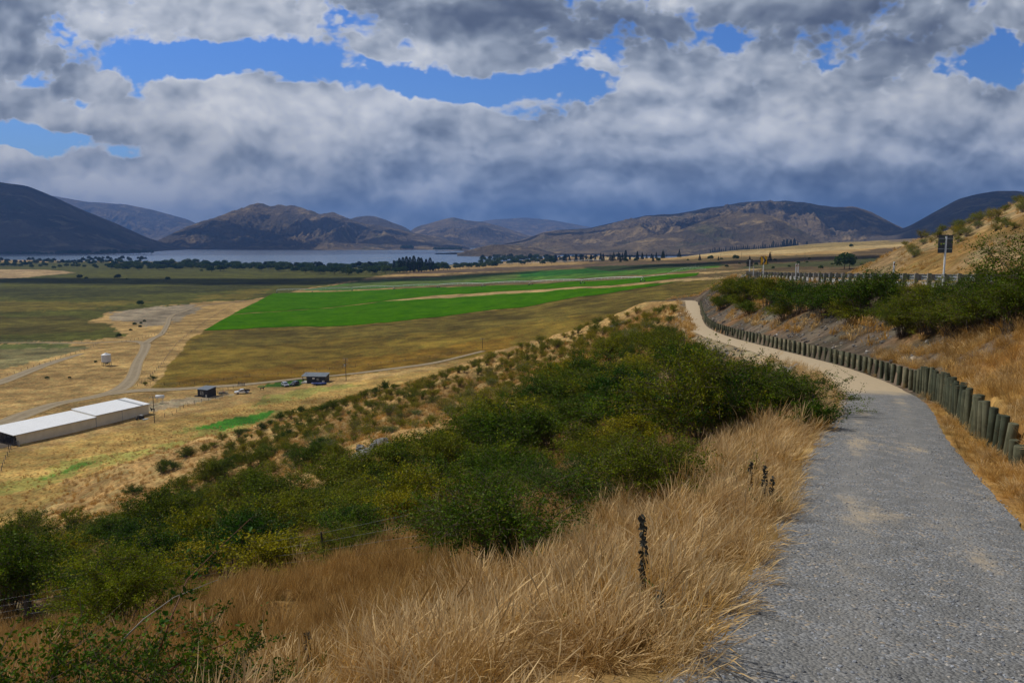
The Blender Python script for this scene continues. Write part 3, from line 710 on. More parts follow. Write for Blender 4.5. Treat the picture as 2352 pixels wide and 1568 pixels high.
hill('hill', [(1000, 592), (1050, 580), (1130, 566), (1200, 550), (1250, 532), (1290, 527), (1350, 524), (1430, 506), (1480, 495), (1560, 489), (1620, 478), (1660, 472), (1700, 465), (1760, 461), (1800, 460), (1860, 466), (1920, 476), (1965, 474), (2000, 486), (2050, 512), (2085, 528), (2120, 545)],
     [(1000, 4300), (1300, 6000), (1800, 6200), (2120, 5600)], [(1000, 3700), (1300, 3500), (2120, 3700)], 'long range of brown hills on the right, its crest dark under cloud', M_HILL, 64, nu=620, nv=200, amp=.50, lam=430, jag=.025, prof=1.1, zb=0)
hill('hill', [(1380, 575), (1480, 548), (1560, 528), (1620, 505), (1660, 493), (1690, 488), (1740, 489), (1780, 496), (1830, 522), (1870, 545), (1920, 580)], [(1380, 3600), (1690, 4100), (1920, 3700)], [(1380, 3200), (1920, 3300)], 'lower spur with a pale crest in front of the dark range', M_HILL, 74, nu=300, nv=120, amp=.30, lam=480, jag=.01, zb=0)
hill('hill', [(1990, 545), (2060, 528), (2090, 518), (2150, 484), (2200, 457), (2240, 446), (2290, 438), (2340, 438), (2420, 455), (2520, 440), (2800, 400)], 4600, 3000, 'rounded dark hill in cloud shadow behind the right hand slope', M_HILLD, 84, nu=300, nv=110, amp=.22, lam=700, jag=.006, prof=1.0, zb=20)
hill('hill', [(1050, 582), (1090, 570), (1130, 561), (1170, 562), (1230, 568), (1290, 585)], [(1050, 3350), (1290, 3500)], [(1050, 3150), (1290, 3100)], 'low brown headland at the right end of the lake', M_HILL, 94, nu=140, nv=60, amp=.2, lam=260, zb=-8)
# ------------------------------------------------------------------ foliage
rng = np.random.default_rng(7)
def leaf_mat(name, dark, light, yellow, trans=.18, rough=.6):
    m, t, o = new_mat(name)
    a = t.new('ShaderNodeVertexColor'); a.layer_name = 'col'; s = t.new('ShaderNodeSeparateColor'); t.l.new(a.outputs[0], s.inputs[0])
    oi = t.new('ShaderNodeObjectInfo'); rnd = oi.outputs['Random']
    c = t.mix(s.outputs[0], dark, light)
    c = t.mix(t.math('MULTIPLY', t.mrange(s.outputs[1], .80, .98), .6), c, yellow)
    hue = t.mix(rnd, (.48, .72, .70), (1.45, 1.22, .8)); c = t.mix(1.0, c, hue, 'MULTIPLY')
    d = t.new('ShaderNodeBsdfDiffuse'); t.setin(d, 0, c); tr = t.new('ShaderNodeBsdfTranslucent'); t.setin(tr, 0, t.mix(1.0, c, (1.1, 1.2, .5), 'MULTIPLY'))
    g = t.new('ShaderNodeBsdfGlossy'); t.setin(g, 0, (.5, .5, .5)); t.setin(g, 'Roughness', .45)
    mx = t.new('ShaderNodeMixShader'); mx.inputs[0].default_value = trans; t.l.new(d.outputs[0], mx.inputs[1]); t.l.new(tr.outputs[0], mx.inputs[2])
    m2 = t.new('ShaderNodeMixShader'); m2.inputs[0].default_value = .012; t.l.new(mx.outputs[0], m2.inputs[1]); t.l.new(g.outputs[0], m2.inputs[2])
    t.l.new(m2.outputs[0], o.inputs[0]); return m
M_BRIAR = leaf_mat('briar_leaf', (.036, .056, .003), (.185, .235, .010), (.26, .21, .01))
M_BRIARD = leaf_mat('dark_leaf', (.016, .046, .004), (.075, .145, .008), (.14, .15, .012))
M_OLIVE = leaf_mat('olive_leaf', (.085, .098, .006), (.33, .315, .012), (.32, .24, .02))
M_TREE = leaf_mat('willow_leaf', (.035, .070, .022), (.075, .120, .035), (.13, .17, .04), .25)
M_TREED = leaf_mat('pine_leaf', (.012, .030, .016), (.025, .050, .022), (.04, .07, .02), .15)
M_TWIG = simple_mat('twig_bark', (.13, .10, .075), .9, .1, var=.3)
M_DEAD = simple_mat('dead_twig', (.30, .27, .23), .9, .1, var=.2)
def unit(v): return v/np.maximum(np.linalg.norm(v, axis=-1, keepdims=True), 1e-9)
def leaves(P, size, r, up=.35, shape=4, aspect=.55):
    """leaf blades at points P"""
    n = len(P); nrm = r.normal(size=(n, 3)); nrm[:, 2] += up; nrm = unit(nrm)
    a = unit(np.cross(nrm, r.normal(size=(n, 3)))); b = np.cross(nrm, a)
    L = size*(.6+.8*r.random((n, 1))); Wd = L*aspect
    if shape == 4:
        V = np.stack([P-a*L*.5, P+b*Wd*.5, P+a*L*.5, P-b*Wd*.5], 1)
        return V.reshape(-1, 3), np.arange(4*n).reshape(n, 4)
    fold = nrm*L*.12
    V = np.stack([P, P+a*L*.3+b*Wd*.5+fold, P+a*L*.75+b*Wd*.38+fold, P+a*L*1.05, P+a*L*.75-b*Wd*.38+fold, P+a*L*.3-b*Wd*.5+fold], 1)
    i = np.arange(n)[:, None]*6
    return V.reshape(-1, 3), np.concatenate([i+np.array([[0, 1, 2, 3]]), i+np.array([[0, 3, 4, 5]])])
def sticks(A, B, ra, rb):
    """thin three sided twigs from A to B"""
    n = len(A); d = unit(B-A); s = unit(np.cross(d, np.array([[.3, .2, 1.]]))); q = np.cross(d, s); V = []
    ra = np.broadcast_to(np.asarray(ra, float).reshape(-1, 1), (n, 1)); rb = np.broadcast_to(np.asarray(rb, float).reshape(-1, 1), (n, 1))
    for k in range(3):
        w_ = s*math.cos(2.094*k)+q*math.sin(2.094*k); V.append(A+w_*ra)
    for k in range(3):
        w_ = s*math.cos(2.094*k)+q*math.sin(2.094*k); V.append(B+w_*rb)
    V = np.stack(V, 1).reshape(-1, 3); i = np.arange(n)[:, None]*6
    F = np.concatenate([i+np.array([[0, 1, 4, 3]]), i+np.array([[1, 2, 5, 4]]), i+np.array([[2, 0, 3, 5]])])
    return V, F
def bush_parts(seed, R=1.5, Ht=1.9, nst=34, ntw=9, nlf=4200, lf=.085, spread=1., shape=4, stemr=.012, t0=.32, jit=.07, gaps=0):
    r = np.random.default_rng(seed)
    az = r.random(nst)*2*np.pi; lobes = 1+.28*np.sin(az*2+seed)+.18*np.sin(az*5+seed*2)
    rr = R*lobes*np.sqrt(r.random(nst))**.8*spread; hh = Ht*(1-.55*(rr/(R*1.4))**2)*(.78+.34*r.random(nst)); base = r.normal(size=(nst, 2))*.12*R
    ts = np.linspace(0, 1, 8); droop = r.random(nst)*.18*Ht
    S = np.zeros((nst, 8, 3)); dirx = np.cos(az); diry = np.sin(az)
    wob = np.cumsum(r.normal(size=(nst, 8, 3))*.035*R, axis=1)
    for k, t in enumerate(ts):
        S[:, k, 0] = base[:, 0]+dirx*rr*t**1.25; S[:, k, 1] = base[:, 1]+diry*rr*t**1.25; S[:, k, 2] = hh*(1-(1-t)**1.7)-droop*t**3
    S[:, 1:] += wob[:, 1:]; S[..., 2] = np.maximum(S[..., 2], -.05)
    def at(i, t):
        k = np.clip((t*7).astype(int), 0, 6); f = (t*7-k)[:, None]; return S[i, k]*(1-f)+S[i, k+1]*f
    ti = np.repeat(np.arange(nst), ntw); tt = t0+(1-t0)*r.random(len(ti)); A = at(ti, tt)
    dv = r.normal(size=A.shape); dv[:, 2] = dv[:, 2]*.6+.45; dv += np.stack([dirx, diry, 0*az], 1)[ti]*.6; dv = unit(dv)
    Bp = A+dv*(R*.34*(.5+r.random((len(A), 1)))); 
    # leaves along the twigs and the stem ends
    n1 = int(nlf*.8); j = r.integers(0, len(A), n1); f = r.random((n1, 1))**.7; P1 = A[j]*(1-f)+Bp[j]*f
    n2 = nlf-n1; j2 = r.integers(0, nst, n2); P2 = at(j2, .5+.5*r.random(n2))
    P = np.concatenate([P1, P2]); P += r.normal(size=P.shape)*jit; P = P[P[:, 2] > .02]
    clump = np.concatenate([r.random(len(A))[j], r.random(nst)[j2]])[:len(P)] if len(P) == n1+n2 else r.random(len(P))
    LV, LF = leaves(P, lf, r, .75, shape); nv = len(LV)//len(P)
    c = np.repeat(np.stack([np.clip(.05+.8*clump+.3*(r.random(len(P))-.5), 0, 1), r.random(len(P)), 0*P[:, 0]], 1), nv, 0)
    A2 = S[:, :-1].reshape(-1, 3); B2 = S[:, 1:].reshape(-1, 3); rs = np.tile(stemr*(1.6-1.2*ts[:-1]), nst)
    SV, SF = sticks(np.concatenate([A2, A]), np.concatenate([B2, Bp]), np.r_[rs, np.full(len(A), stemr*.4)], np.r_[rs*.85, np.full(len(A), stemr*.2)])
    return (LV, LF, c), (SV, SF)
def make_bush(name, seed, mat, tw=M_TWIG, **kw):
    (LV, LF, c), (SV, SF) = bush_parts(seed, **kw)
    root = empty(name); a = mesh_np('foliage', LV, LF, mat, False, c, parent=root); b = mesh_np('branches', SV, SF, tw, False, parent=root)
    return root
def place_copy(proto, x, y, rz, s, label, cat, group=None, z=None, sz=None):
    if proto.get('used'):
        o = copy_tree(proto)
    else: o = proto; o['used'] = 1
    o.location = (x, y, (hz(x, y) if z is None else z)); o.rotation_euler = (0, 0, rz); o.scale = (s, s, s if sz is None else sz)
    tag(o, label, cat, group)
    if not group and 'group' in o: del o['group']
    return o
BIG = [make_bush('briar_bush', 100+i, M_BRIARD if i in (2, 5) else M_BRIAR, R=1.75, Ht=2.25, nst=40, ntw=10, nlf=9500, lf=.085) for i in range(6)]
NEARB = [make_bush('briar_bush', 130+i, M_BRIAR if i != 1 else M_BRIARD, R=1.7, Ht=2.2, nst=54, ntw=14, nlf=26000, lf=.050, jit=.05) for i in range(3)]
OLIVES = [make_bush('briar_bush', 150+i, M_OLIVE, R=1.7, Ht=2.1, nst=40, ntw=10, nlf=8500, lf=.085) for i in range(3)]
SCRUB = [make_bush('olive_bush', 160+i, M_OLIVE, tw=(M_TWIG if i % 2 else M_DEAD), R=1.15, Ht=1.35, nst=36, ntw=8, nlf=(2600 if i != 3 else 1100), lf=.075, spread=.95) for i in range(5)]
for i, b in enumerate(BIG+NEARB+SCRUB+OLIVES): b['col_dark'] = 1 if b.children[0].data.materials[0] == M_BRIARD else 0

def scatter(x0, x1, y0, y1, sp, seed, ok):
    r = np.random.default_rng(seed); gx = np.arange(x0, x1, sp); gy = np.arange(y0, y1, sp); X, Y = np.meshgrid(gx, gy)
    X = X.ravel()+(r.random(X.size)-.5)*sp*.85; Y = Y.ravel()+(r.random(Y.size)-.5)*sp*.85; Z = height(X, Y)
    px, py = project(X, Y, Z); m = ok(px, py, X, Y, Z); return X[m], Y[m], Z[m], px[m], py[m]
SPUR = [(430, 1135), (480, 1060), (560, 1010), (620, 985), (760, 935), (900, 900), (1000, 868), (1120, 822), (1300, 770), (1400, 730), (1535, 700), (1560, 716), (1460, 790), (1350, 852), (1165, 920), (1075, 975), (1035, 1035), (900, 1060), (830, 1090), (700, 1122), (560, 1140)]
POND = []
def thick_ok(px, py, X, Y, Z):
    m = inpoly(px, py, THICKET) & (Y < 175) & (Y > 8)
    n = fbm(X*.11+1, Y*.11, 3, 201)
    bare = inpoly(px, py, [(850, 1010), (1060, 975), (1040, 1000), (870, 1032)]) | inpoly(px, py, [(960, 1110), (1170, 1075), (1185, 1110), (980, 1150)]) | inpoly(px, py, [(940, 1215), (990, 1215), (990, 1290), (900, 1300)])
    d, side, at, e = poly_near(X, Y, PATH)
    return m & ~bare & (n < .66) & (d-at[:, 1] > 1.7)
def spur_ok(px, py, X, Y, Z):
    n = fbm(X*.13+4, Y*.13, 3, 202); return inpoly(px, py, SPUR) & (Y < 230) & (n < .62) & (Y > 60)
BUSH = []     # x, y, kind, scale
X, Y, Z, px, py = scatter(-70, 30, 7, 175, 3.45, 301, thick_ok)
r_ = np.random.default_rng(5)
for x, y, z, a, b in zip(X, Y, Z, px, py):
    f = min(1., .55+y/90.); olive = fbm(np.array([x*.06]), np.array([y*.06]), 3, 203)[0]
    d_, *_r = poly_near(np.array([x]), np.array([y]), PATH)
    s = (.62+.62*r_.random()**1.3)*(.98+.35*min(1, y/60)); s *= min(1., .34+.115*float(d_[0]))*(.80 if y < 32 else 1.08)
    BUSH.append((x, y, 'thick', s))
print('thicket', len(BUSH))
X, Y, Z, px, py = scatter(-75, 45, 60, 240, 2.75, 302, spur_ok)
for x, y in zip(X, Y): BUSH.append((x, y, 'spur', .58+.70*r_.random()**1.4))
print('with spur', len(BUSH))
# rows along the foot of the spur, photo positions
ROW = [(398, 1076, 1.05), (372, 1080, .8), (425, 1046, .95), (440, 1044, .75), (478, 1108, 1.5), (500, 1092, 1.4), (520, 1078, 1.2), (545, 1062, 1.0), (470, 1036, 1.0), (490, 1022, .9), (512, 1006, 1.1), (530, 1028, 1.2), (548, 998, 1.1), (575, 1068, 1.2), (600, 1060, 1.15),
       (566, 988, 1.0), (600, 984, 1.0), (622, 972, 1.1), (645, 962, 1.2), (668, 955, 1.2), (690, 950, 1.25), (715, 946, 1.1), (740, 942, 1.3), (765, 936, 1.2), (790, 925, 1.0), (815, 918, 1.0), (838, 910, 1.2), (862, 902, 1.2), (885, 893, 1.1), (905, 888, 1.0),
       (640, 1010, 1.1), (665, 1000, 1.1), (690, 985, 1.2), (660, 1035, 1.1), (620, 1040, 1.1), (700, 1072, 1.3), (725, 1060, 1.2), (600, 1020, .9), (715, 1005, 1.0), (745, 1030, 1.1), (770, 1050, 1.1)]
for a, b, s in ROW:
    h_ = hit(a, b+4)
    if h_ is not None: BUSH.append((h_[0], h_[1], 'row', s))
for a, b, s in [ (1800, 872, .95), (1838, 895, .9), (1850, 925, .8), (1790, 905, 1.05), (1740, 890, 1.1), (1690, 872, 1.1), (1800, 950, .95), (1745, 940, 1.1), (1700, 925, 1.1), (1650, 960, 1.1), (1680, 985, 1.0), (1620, 1010, 1.1)]:
    h_ = hit(a, b+22)
    if h_ is not None: BUSH.append((h_[0], h_[1], 'thick', s*1.05))
def low(q):
    # bushes near the bend stay below the level of the path
    x, y, kind, s = q
    if kind != 'thick' or y < 22: return q
    d, side, at, e = poly_near(np.array([x]), np.array([y]), PATH); drop = (ZC-at[0, 0])-hz(x, y)
    return (x, y, kind, max(.28, min(s, (drop+.30)/1.95)))
BUSH = [low(q) for q in BUSH]
score = sorted(BUSH, key=lambda q: -q[3]*(1.2 if q[2] != 'spur' else .8)/q[1])
LIM = 290
LAB = {'thick': ('leafy green briar bush in the thicket below the path', 'bush', 'bushes of the dense thicket below the path'),
       'spur': ('small olive green bush on the golden spur beyond the thicket', 'bush', 'small bushes scattered over the golden spur'),
       'row': ('rounded green bush in the row along the foot of the spur', 'bush', 'bushes along the lower edge of the spur')}
rest = []
def pick(kind, x, y, k):
    if kind == 'spur': return SCRUB[k % 5]
    if kind == 'row': return BIG[k % 6]
    return NEARB[k % 3] if y < 24 else (OLIVES[k % 3] if (k*37 % 100) < (28 if y < 60 else 55) else BIG[k % 6])
NK = {'thick': 0, 'spur': 0, 'row': 0}; LK = {'thick': 160, 'spur': 105, 'row': 50}
for k, (x, y, kind, s) in enumerate(score):
    NK[kind] += 1
    kk = int(r_.integers(0, 1000)); pr = pick(kind, x, y, kk)
    if kind == 'row': s = s*.82
    if NK[kind] <= LK[kind]: place_copy(pr, x, y, kk*.7, s, *LAB[kind], z=hz(x, y)-.08, sz=s*(.56+.50*r_.random()))
    else: rest.append((x, y, hz(x, y)-.08, kk*.7, s, kind, kk))
# isolated bushes in the paddock
for a, b, s, l in [(378, 1080, .92, 'lone round bush in the golden paddock, the upper of the two apart from the spur'), (309, 1142, .95, 'lone round bush in the golden paddock nearest the left thicket'), (430, 1050, 1.0, 'round bush standing just off the upper left tip of the spur row'),
                   (418, 1133, 1.05, 'bush on golden grass just above the dark thicket edge'), (352, 872, .85, 'small tree-like bush by the fence corner near the farm road junction'), (333, 884, .62, 'smaller bush beside the fence corner below the tree-like bush')]:
    h_ = hit(a, b); place_copy(BIG[int(a) % 5], h_[0], h_[1], a, s, l, 'bush', None, z=h_[2]-.05)
# right bank under the guardrail
BANK = [(1655, 705, 1.0, 0), (1672, 690, 1.1, 0), (1690, 680, 1.2, 0), (1705, 700, 1.0, 1), (1722, 690, 1.2, 0), (1740, 682, 1.2, 0), (1765, 700, 1.1, 1), (1785, 690, 1.2, 0), (1812, 700, 1.1, 0), (1840, 712, 1.2, 2), (1868, 704, 1.3, 2), (1895, 722, 1.15, 2), (1925, 716, 1.3, 2),
        (1720, 716, .9, 0), (1800, 728, .8, 1), (1955, 735, 1.0, 1), (1985, 722, 1.25, 2), (2020, 712, 1.3, 5), (2050, 735, 1.0, 1), (2075, 765, .9, 0), (2100, 750, 1.1, 0), (2135, 760, 1.15, 2), (2165, 742, 1.3, 5), (2195, 760, 1.2, 2), (2225, 740, 1.1, 0), (2255, 752, 1.2, 0), (2290, 745, 1.2, 1), (2325, 755, 1.3, 0)]
for k, (a, b, s, v) in enumerate(BANK):
    h_ = hit(a, b+6)
    if h_ is None: continue
    place_copy((BIG if h_[1] > 40 else NEARB)[v % (6 if h_[1] > 40 else 3)], h_[0], h_[1], k*1.3, s*(.66+.0038*h_[1]), 'dark bush on the stony bank between the timber wall and the guardrail', 'bush', 'bushes on the bank below the road', z=h_[2]-.1, sz=s*(.50+.0030*h_[1])*(1.0, 1.5, 1.15, .9, 1.35)[k % 5])
bb = make_bush('briar_bush', 190, M_BRIAR, R=2.0, Ht=2.9, nst=52, ntw=14, nlf=30000, lf=.055, jit=.06)
place_copy(bb, 16.9, 23.3, .3, 1.15, 'tallest bush at the right edge with arching branches over the golden grass', 'bush', None, z=hz(16.9, 23.3)-.1)
bb2 = copy_tree(bb); bb2.location = (19.6, 25.5, hz(19.6, 25.5)-.1); bb2.rotation_euler.z = 2.2; bb2.scale = (1.05, 1.05, .95); tag(bb2, 'broad leafy bush behind the tallest one at the right edge, partly out of view', 'bush')
# small yellow green tufts on the slope beyond the road
def slope_ok(px, py, X, Y, Z):
    dr, sr, ar, er = poly_near(X, Y, RAIL); lat = dr*sr; n = fbm(X*.12+3, Y*.12, 3, 206)
    band = inpoly(px, py, [(1900, 660), (1960, 600), (2060, 540), (2200, 500), (2352, 440), (2500, 380), (2500, 480), (2352, 530), (2230, 545), (2120, 590), (2020, 640)])
    return (lat > 15) & (px > 1850) & (px < 2600) & ((band & (n < .60)) | (n < .33))
X, Y, Z, px, py = scatter(45, 90, 50, 160, 2.9, 303, slope_ok); print('slope', len(X))
for k, (x, y, z) in enumerate(list(zip(X, Y, Z))[:70]):
    place_copy(SCRUB[k % 5], x, y, k, .45+.5*r_.random(), 'small yellow green bush on the dry slope beyond the road', 'bush', 'small bushes on the slope beyond the road', z=z-.05)
# the rest of the scrub: points carrying copies
def instancer(name, pts, protos, label, kind='stuff'):
    """pts: x, y, z, rz, scale, tilt x, tilt y, which"""
    pts = np.asarray(pts, float)
    me = bpy.data.meshes.new(name); me.vertices.add(len(pts)); me.vertices.foreach_set('co', pts[:, :3].astype(np.float32).ravel()); me.update()
    for nm, dat, typ in (('rot', np.stack([pts[:, 5], pts[:, 6], pts[:, 3]], 1), 'FLOAT_VECTOR'), ('scl', pts[:, 4], 'FLOAT'), ('which', pts[:, 7].astype(np.int32), 'INT')):
        at = me.attributes.new(nm, typ, 'POINT'); at.data.foreach_set('vector' if typ == 'FLOAT_VECTOR' else 'value', dat.astype(np.float32 if typ != 'INT' else np.int32).ravel())
    o = bpy.data.objects.new(name, me); C.objects.link(o)
    col = bpy.data.collections.new(name+'_source')
    for p in protos: col.objects.link(p)
    g = bpy.data.node_groups.new(name+'_scatter', 'GeometryNodeTree'); g.interface.new_socket('Geometry', in_out='INPUT', socket_type='NodeSocketGeometry'); g.interface.new_socket('Geometry', in_out='OUTPUT', socket_type='NodeSocketGeometry')
    N = g.nodes; L = g.links; gi = N.new('NodeGroupInput'); go = N.new('NodeGroupOutput'); io = N.new('GeometryNodeInstanceOnPoints')
    ci = N.new('GeometryNodeCollectionInfo'); ci.inputs['Collection'].default_value = col; ci.inputs['Separate Children'].default_value = True; ci.inputs['Reset Children'].default_value = True
    def na(nm, dt):
        q = N.new('GeometryNodeInputNamedAttribute'); q.data_type = dt; q.inputs[0].default_value = nm; return q.outputs[0]
    L.new(gi.outputs[0], io.inputs['Points']); L.new(ci.outputs[0], io.inputs['Instance']); io.inputs['Pick Instance'].default_value = True
    L.new(na('which', 'INT'), io.inputs['Instance Index']); L.new(na('scl', 'FLOAT'), io.inputs['Scale'])
    er = N.new('FunctionNodeEulerToRotation'); L.new(na('rot', 'FLOAT_VECTOR'), er.inputs[0]); L.new(er.outputs[0], io.inputs['Rotation'])
    L.new(io.outputs[0], go.inputs[0]); md = o.modifiers.new('scatter', 'NODES'); md.node_group = g
    tag(o, label, kind=kind); return o
def src_mesh(name, V, F, mat, cols=None, midx=None):
    """mesh used only as a scatter source, not linked to the scene"""
    return mesh_np(name, V, F, mat, False, cols, link=False, midx=midx)
def scrub_src(seed, mat, nlf, **kw):
    (LV, LF, c), (SV, SF) = bush_parts(seed, nlf=nlf, **kw)
    V = np.concatenate([LV, SV]); cc = np.concatenate([c, np.zeros((len(SV), 3))])
    return src_mesh('scrub_%d' % seed, V, [LF, SF+len(LV)] if LF.shape[1] != SF.shape[1] else np.concatenate([LF, SF+len(LV)]), [mat, M_TWIG], cc, np.r_[np.zeros(len(LF)), np.ones(len(SF))])
src = [scrub_src(210+i, M_BRIAR, 4200, R=1.7, Ht=2.0, nst=36, ntw=9, lf=.1) for i in range(3)]+[scrub_src(220+i, M_OLIVE, 2400, R=1.15, Ht=1.35, nst=30, ntw=8, lf=.08) for i in range(3)]
print('rest', len(rest))
if rest:
    instancer('scrub', [(x, y, z, rz, s, 0, 0, (kk % 3)+(3 if kind == 'spur' else 0)) for x, y, z, rz, s, kind, kk in rest], src, 'smaller far off bushes filling in the thicket and spur')
# ------------------------------------------------------------------ dry grass
def grass_mat(name, lo, hi, tip):
    m, t, o = new_mat(name)
    a = t.new('ShaderNodeVertexColor'); a.layer_name = 'col'; s = t.new('ShaderNodeSeparateColor'); t.l.new(a.outputs[0], s.inputs[0])
    rnd = t.new('ShaderNodeObjectInfo').outputs['Random']
    c = t.mix(s.outputs[0], lo, hi); c = t.mix(s.outputs[1], c, tip); c = t.mix(1.0, c, t.mix(rnd, (.72, .68, .62), (1.22, 1.2, 1.12)), 'MULTIPLY')
    d = t.new('ShaderNodeBsdfDiffuse'); t.setin(d, 0, c); tr = t.new('ShaderNodeBsdfTranslucent'); t.setin(tr, 0, c)
    mx = t.new('ShaderNodeMixShader'); mx.inputs[0].default_value = .3; t.l.new(d.outputs[0], mx.inputs[1]); t.l.new(tr.outputs[0], mx.inputs[2]); t.l.new(mx.outputs[0], o.inputs[0]); return m
M_GPALE = grass_mat('grass_pale', (.34, .20, .06), (.66, .45, .19), (.86, .68, .42))
M_GBROWN = grass_mat('grass_brown', (.17, .092, .026), (.48, .29, .09), (.62, .42, .18))
M_GGOLD = grass_mat('grass_gold', (.44, .24, .06), (.62, .37, .10), (.74, .50, .20))
def clump(seed, n=48, L=.62, rad=.16, wd=.0045, bend=.45, mat=M_GPALE, head=.5, seg=4, fan=.55):
    r = np.random.default_rng(seed); az = r.random(n)*2*np.pi; ln = L*(.55+.6*r.random(n))
    b = np.stack([r.normal(size=n)*rad*.6, r.normal(size=n)*rad*.6, np.full(n, -.03)], 1)
    dirn = np.stack([np.cos(az), np.sin(az), 0*az], 1); t0 = fan*r.random(n); bd = bend*(.4+1.2*r.random(n))
    perp = np.stack([-np.sin(az), np.cos(az), 0*az], 1); tw = r.random(n)*np.pi; 
    wv = perp*np.cos(tw)[:, None]+dirn*np.sin(tw)[:, None]*.6
    V = []; cc = []
    ts = np.linspace(0, 1, seg+1); rc = r.random(n); P = b.copy(); ang = t0.copy(); pts = [P.copy()]
    for k in range(seg):
        P = P+(dirn*np.sin(ang)[:, None]+np.array([0, 0, 1.])*np.cos(ang)[:, None])*(ln/seg)[:, None]; ang = ang+bd/seg*(1.6 if k >= seg-2 else .6); pts.append(P.copy())
    hd = r.random(n) < head
    for k, t in enumerate(ts):
        w_ = wd*(1-.75*t)*np.ones(n)
        if k == seg-1: w_ = np.where(hd, wd*2.8, w_)
        if k == seg: w_ = w_*.3
        V.append(pts[k]-wv*w_[:, None]); V.append(pts[k]+wv*w_[:, None])
        c = np.stack([rc, np.where(hd, 1., .4)*max(0, (t-.55)/.45), 0*rc], 1); cc += [c, c]
    V = np.stack(V, 1); m = V.shape[1]; i = np.arange(n)[:, None]*m
    F = np.concatenate([i+np.array([[2*k, 2*k+1, 2*k+3, 2*k+2]]) for k in range(seg)])
    return src_mesh('grass_clump', V.reshape(-1, 3), F, mat, np.stack(cc, 1).reshape(-1, 3))
CL = [clump(400+i, 95, .60, .17, .0024, .55, M_GPALE, .8, 4, .75) for i in range(4)]+[clump(410+i, 85, .78, .17, .0023, .35, M_GBROWN, .45, 4, .40) for i in range(4)]+[clump(420+i, 85, .55, .18, .0026, .8, M_GGOLD, .6, 4, .9) for i in range(3)]+[clump(430+i, 16, .98, .14, .0030, .5, M_GBROWN if i else M_GPALE, 1., 5, .28) for i in range(2)]+[clump(435, 40, .42, .12, .0040, .7, M_BRIAR, 0., 4, .8)]
def gpts(x0, x1, y0, y1, dens, seed, rule):
    r = np.random.default_rng(seed); n = int((x1-x0)*(y1-y0)*dens); X = x0+(x1-x0)*r.random(n); Y = y0+(y1-y0)*r.random(n)
    d, side, at, e = poly_near(X, Y, PATH); s = (d-at[:, 1])*np.where(side > 0, 1, -1)
    keep, which, scl, tilt, phi = rule(X, Y, s, side > 0, r); X, Y = X[keep], Y[keep]; Z = height(X, Y)
    q = np.stack([X, Y, Z, (phi+r.normal(size=n)*.75)[keep], scl[keep], (tilt+r.normal(size=n)*.20)[keep], (r.normal(size=n)*.12)[keep], which[keep]], 1)
    px, py = project(X, Y, Z+.4); return q[(np.hypot(q[:, 0], q[:, 1]) > 3.3) & (px > -250) & (px < 2620) & (py < 1950)]
def rule_left(X, Y, s, right, r):
    dd = -s; n1 = fbm(X*.35, Y*.35, 3, 501); n2 = fbm(X*1.1, Y*1.1, 3, 502)
    px, py = project(X, Y, height(X, Y))
    thick = inpoly(px, py, THICKET) & (Y > 14)
    p = np.where(dd < 1.0, .95, .9)*np.where(thick, .45, 1)*np.clip((n2-.28)*4, .25, 1)
    keep = (~right) & (dd > -.28+.5*n1) & (dd < 34) & (r.random(len(X)) < p)
    pale = (sstep(7.5, 2.5, dd+(n1-.5)*5) > r.random(len(X))); w0 = r.integers(0, 4, len(X)); which = np.where(pale, w0, 4+w0); which = np.where((r.random(len(X)) < .16), 8+w0 % 3, which)
    scl = (.50+.5*r.random(len(X)))*(.65+.6*n1)*np.where(dd < .4, .85, 1.05); scl = scl*np.where(Y > 15, 1.15, 1); stalk = r.random(len(X)) < np.clip((n2-.45)*.8, .02, .2); which = np.where(stalk, 11+r.integers(0, 3, len(X)), which)
    tilt = np.where(dd < 1.3, .65, np.where(pale, .42, .16)); phi = np.where(dd < 1.3, math.radians(62)+0*X, math.radians(70)+(n1-.5)*5)
    return keep, which, scl, tilt, phi
def rule_right(X, Y, s, right, r):
    n1 = fbm(X*.5, Y*.5, 3, 503); n2 = fbm(X*1.3, Y*1.3, 3, 504)
    dr, sr, ar, er = poly_near(X, Y, RAIL)
    lim = np.interp(Y, [0, 20, 27, 31, 40], [12, 9, 6, 2., 0.])
    keep = right & (s > .05) & (s < lim) & (dr*sr < -.5) & (r.random(len(X)) < np.where(s < .5, .35, .95)*np.clip((n2-.25)*4, .3, 1))
    wo = woffs(Y); keep &= ~((s > wo-.17) & (s < wo+.16) & (Y > 12)); keep |= right & (s > .1) & (s < wo-.15) & (Y > 9) & (Y < 27) & (r.random(len(X)) < .6)
    w0 = r.integers(0, 4, len(X)); which = np.where(r.random(len(X)) < .62, 8+w0 % 3, np.where(r.random(len(X)) < .45, w0, 4+w0))
    scl = np.where(s < woffs(Y)+.1, .42, .72)*(.6+.6*r.random(len(X)))*(.8+.4*n1)
    return keep, which, scl, .35+0*X, math.radians(200)+(n1-.5)*5
G = [gpts(-13, 9, 1.2, 12, 34, 601, rule_left), gpts(-26, 12, 12, 24, 17, 602, rule_left), gpts(-36, 16, 24, 44, 9, 603, rule_left), gpts(4, 24, 5, 16, 30, 604, rule_right), gpts(9, 28, 16, 36, 20, 605, rule_right)]
G = np.concatenate(G); print('grass clumps', len(G))
instancer('dry_grass', G, CL, 'tall dry golden grass on the bank beside the gravel path')
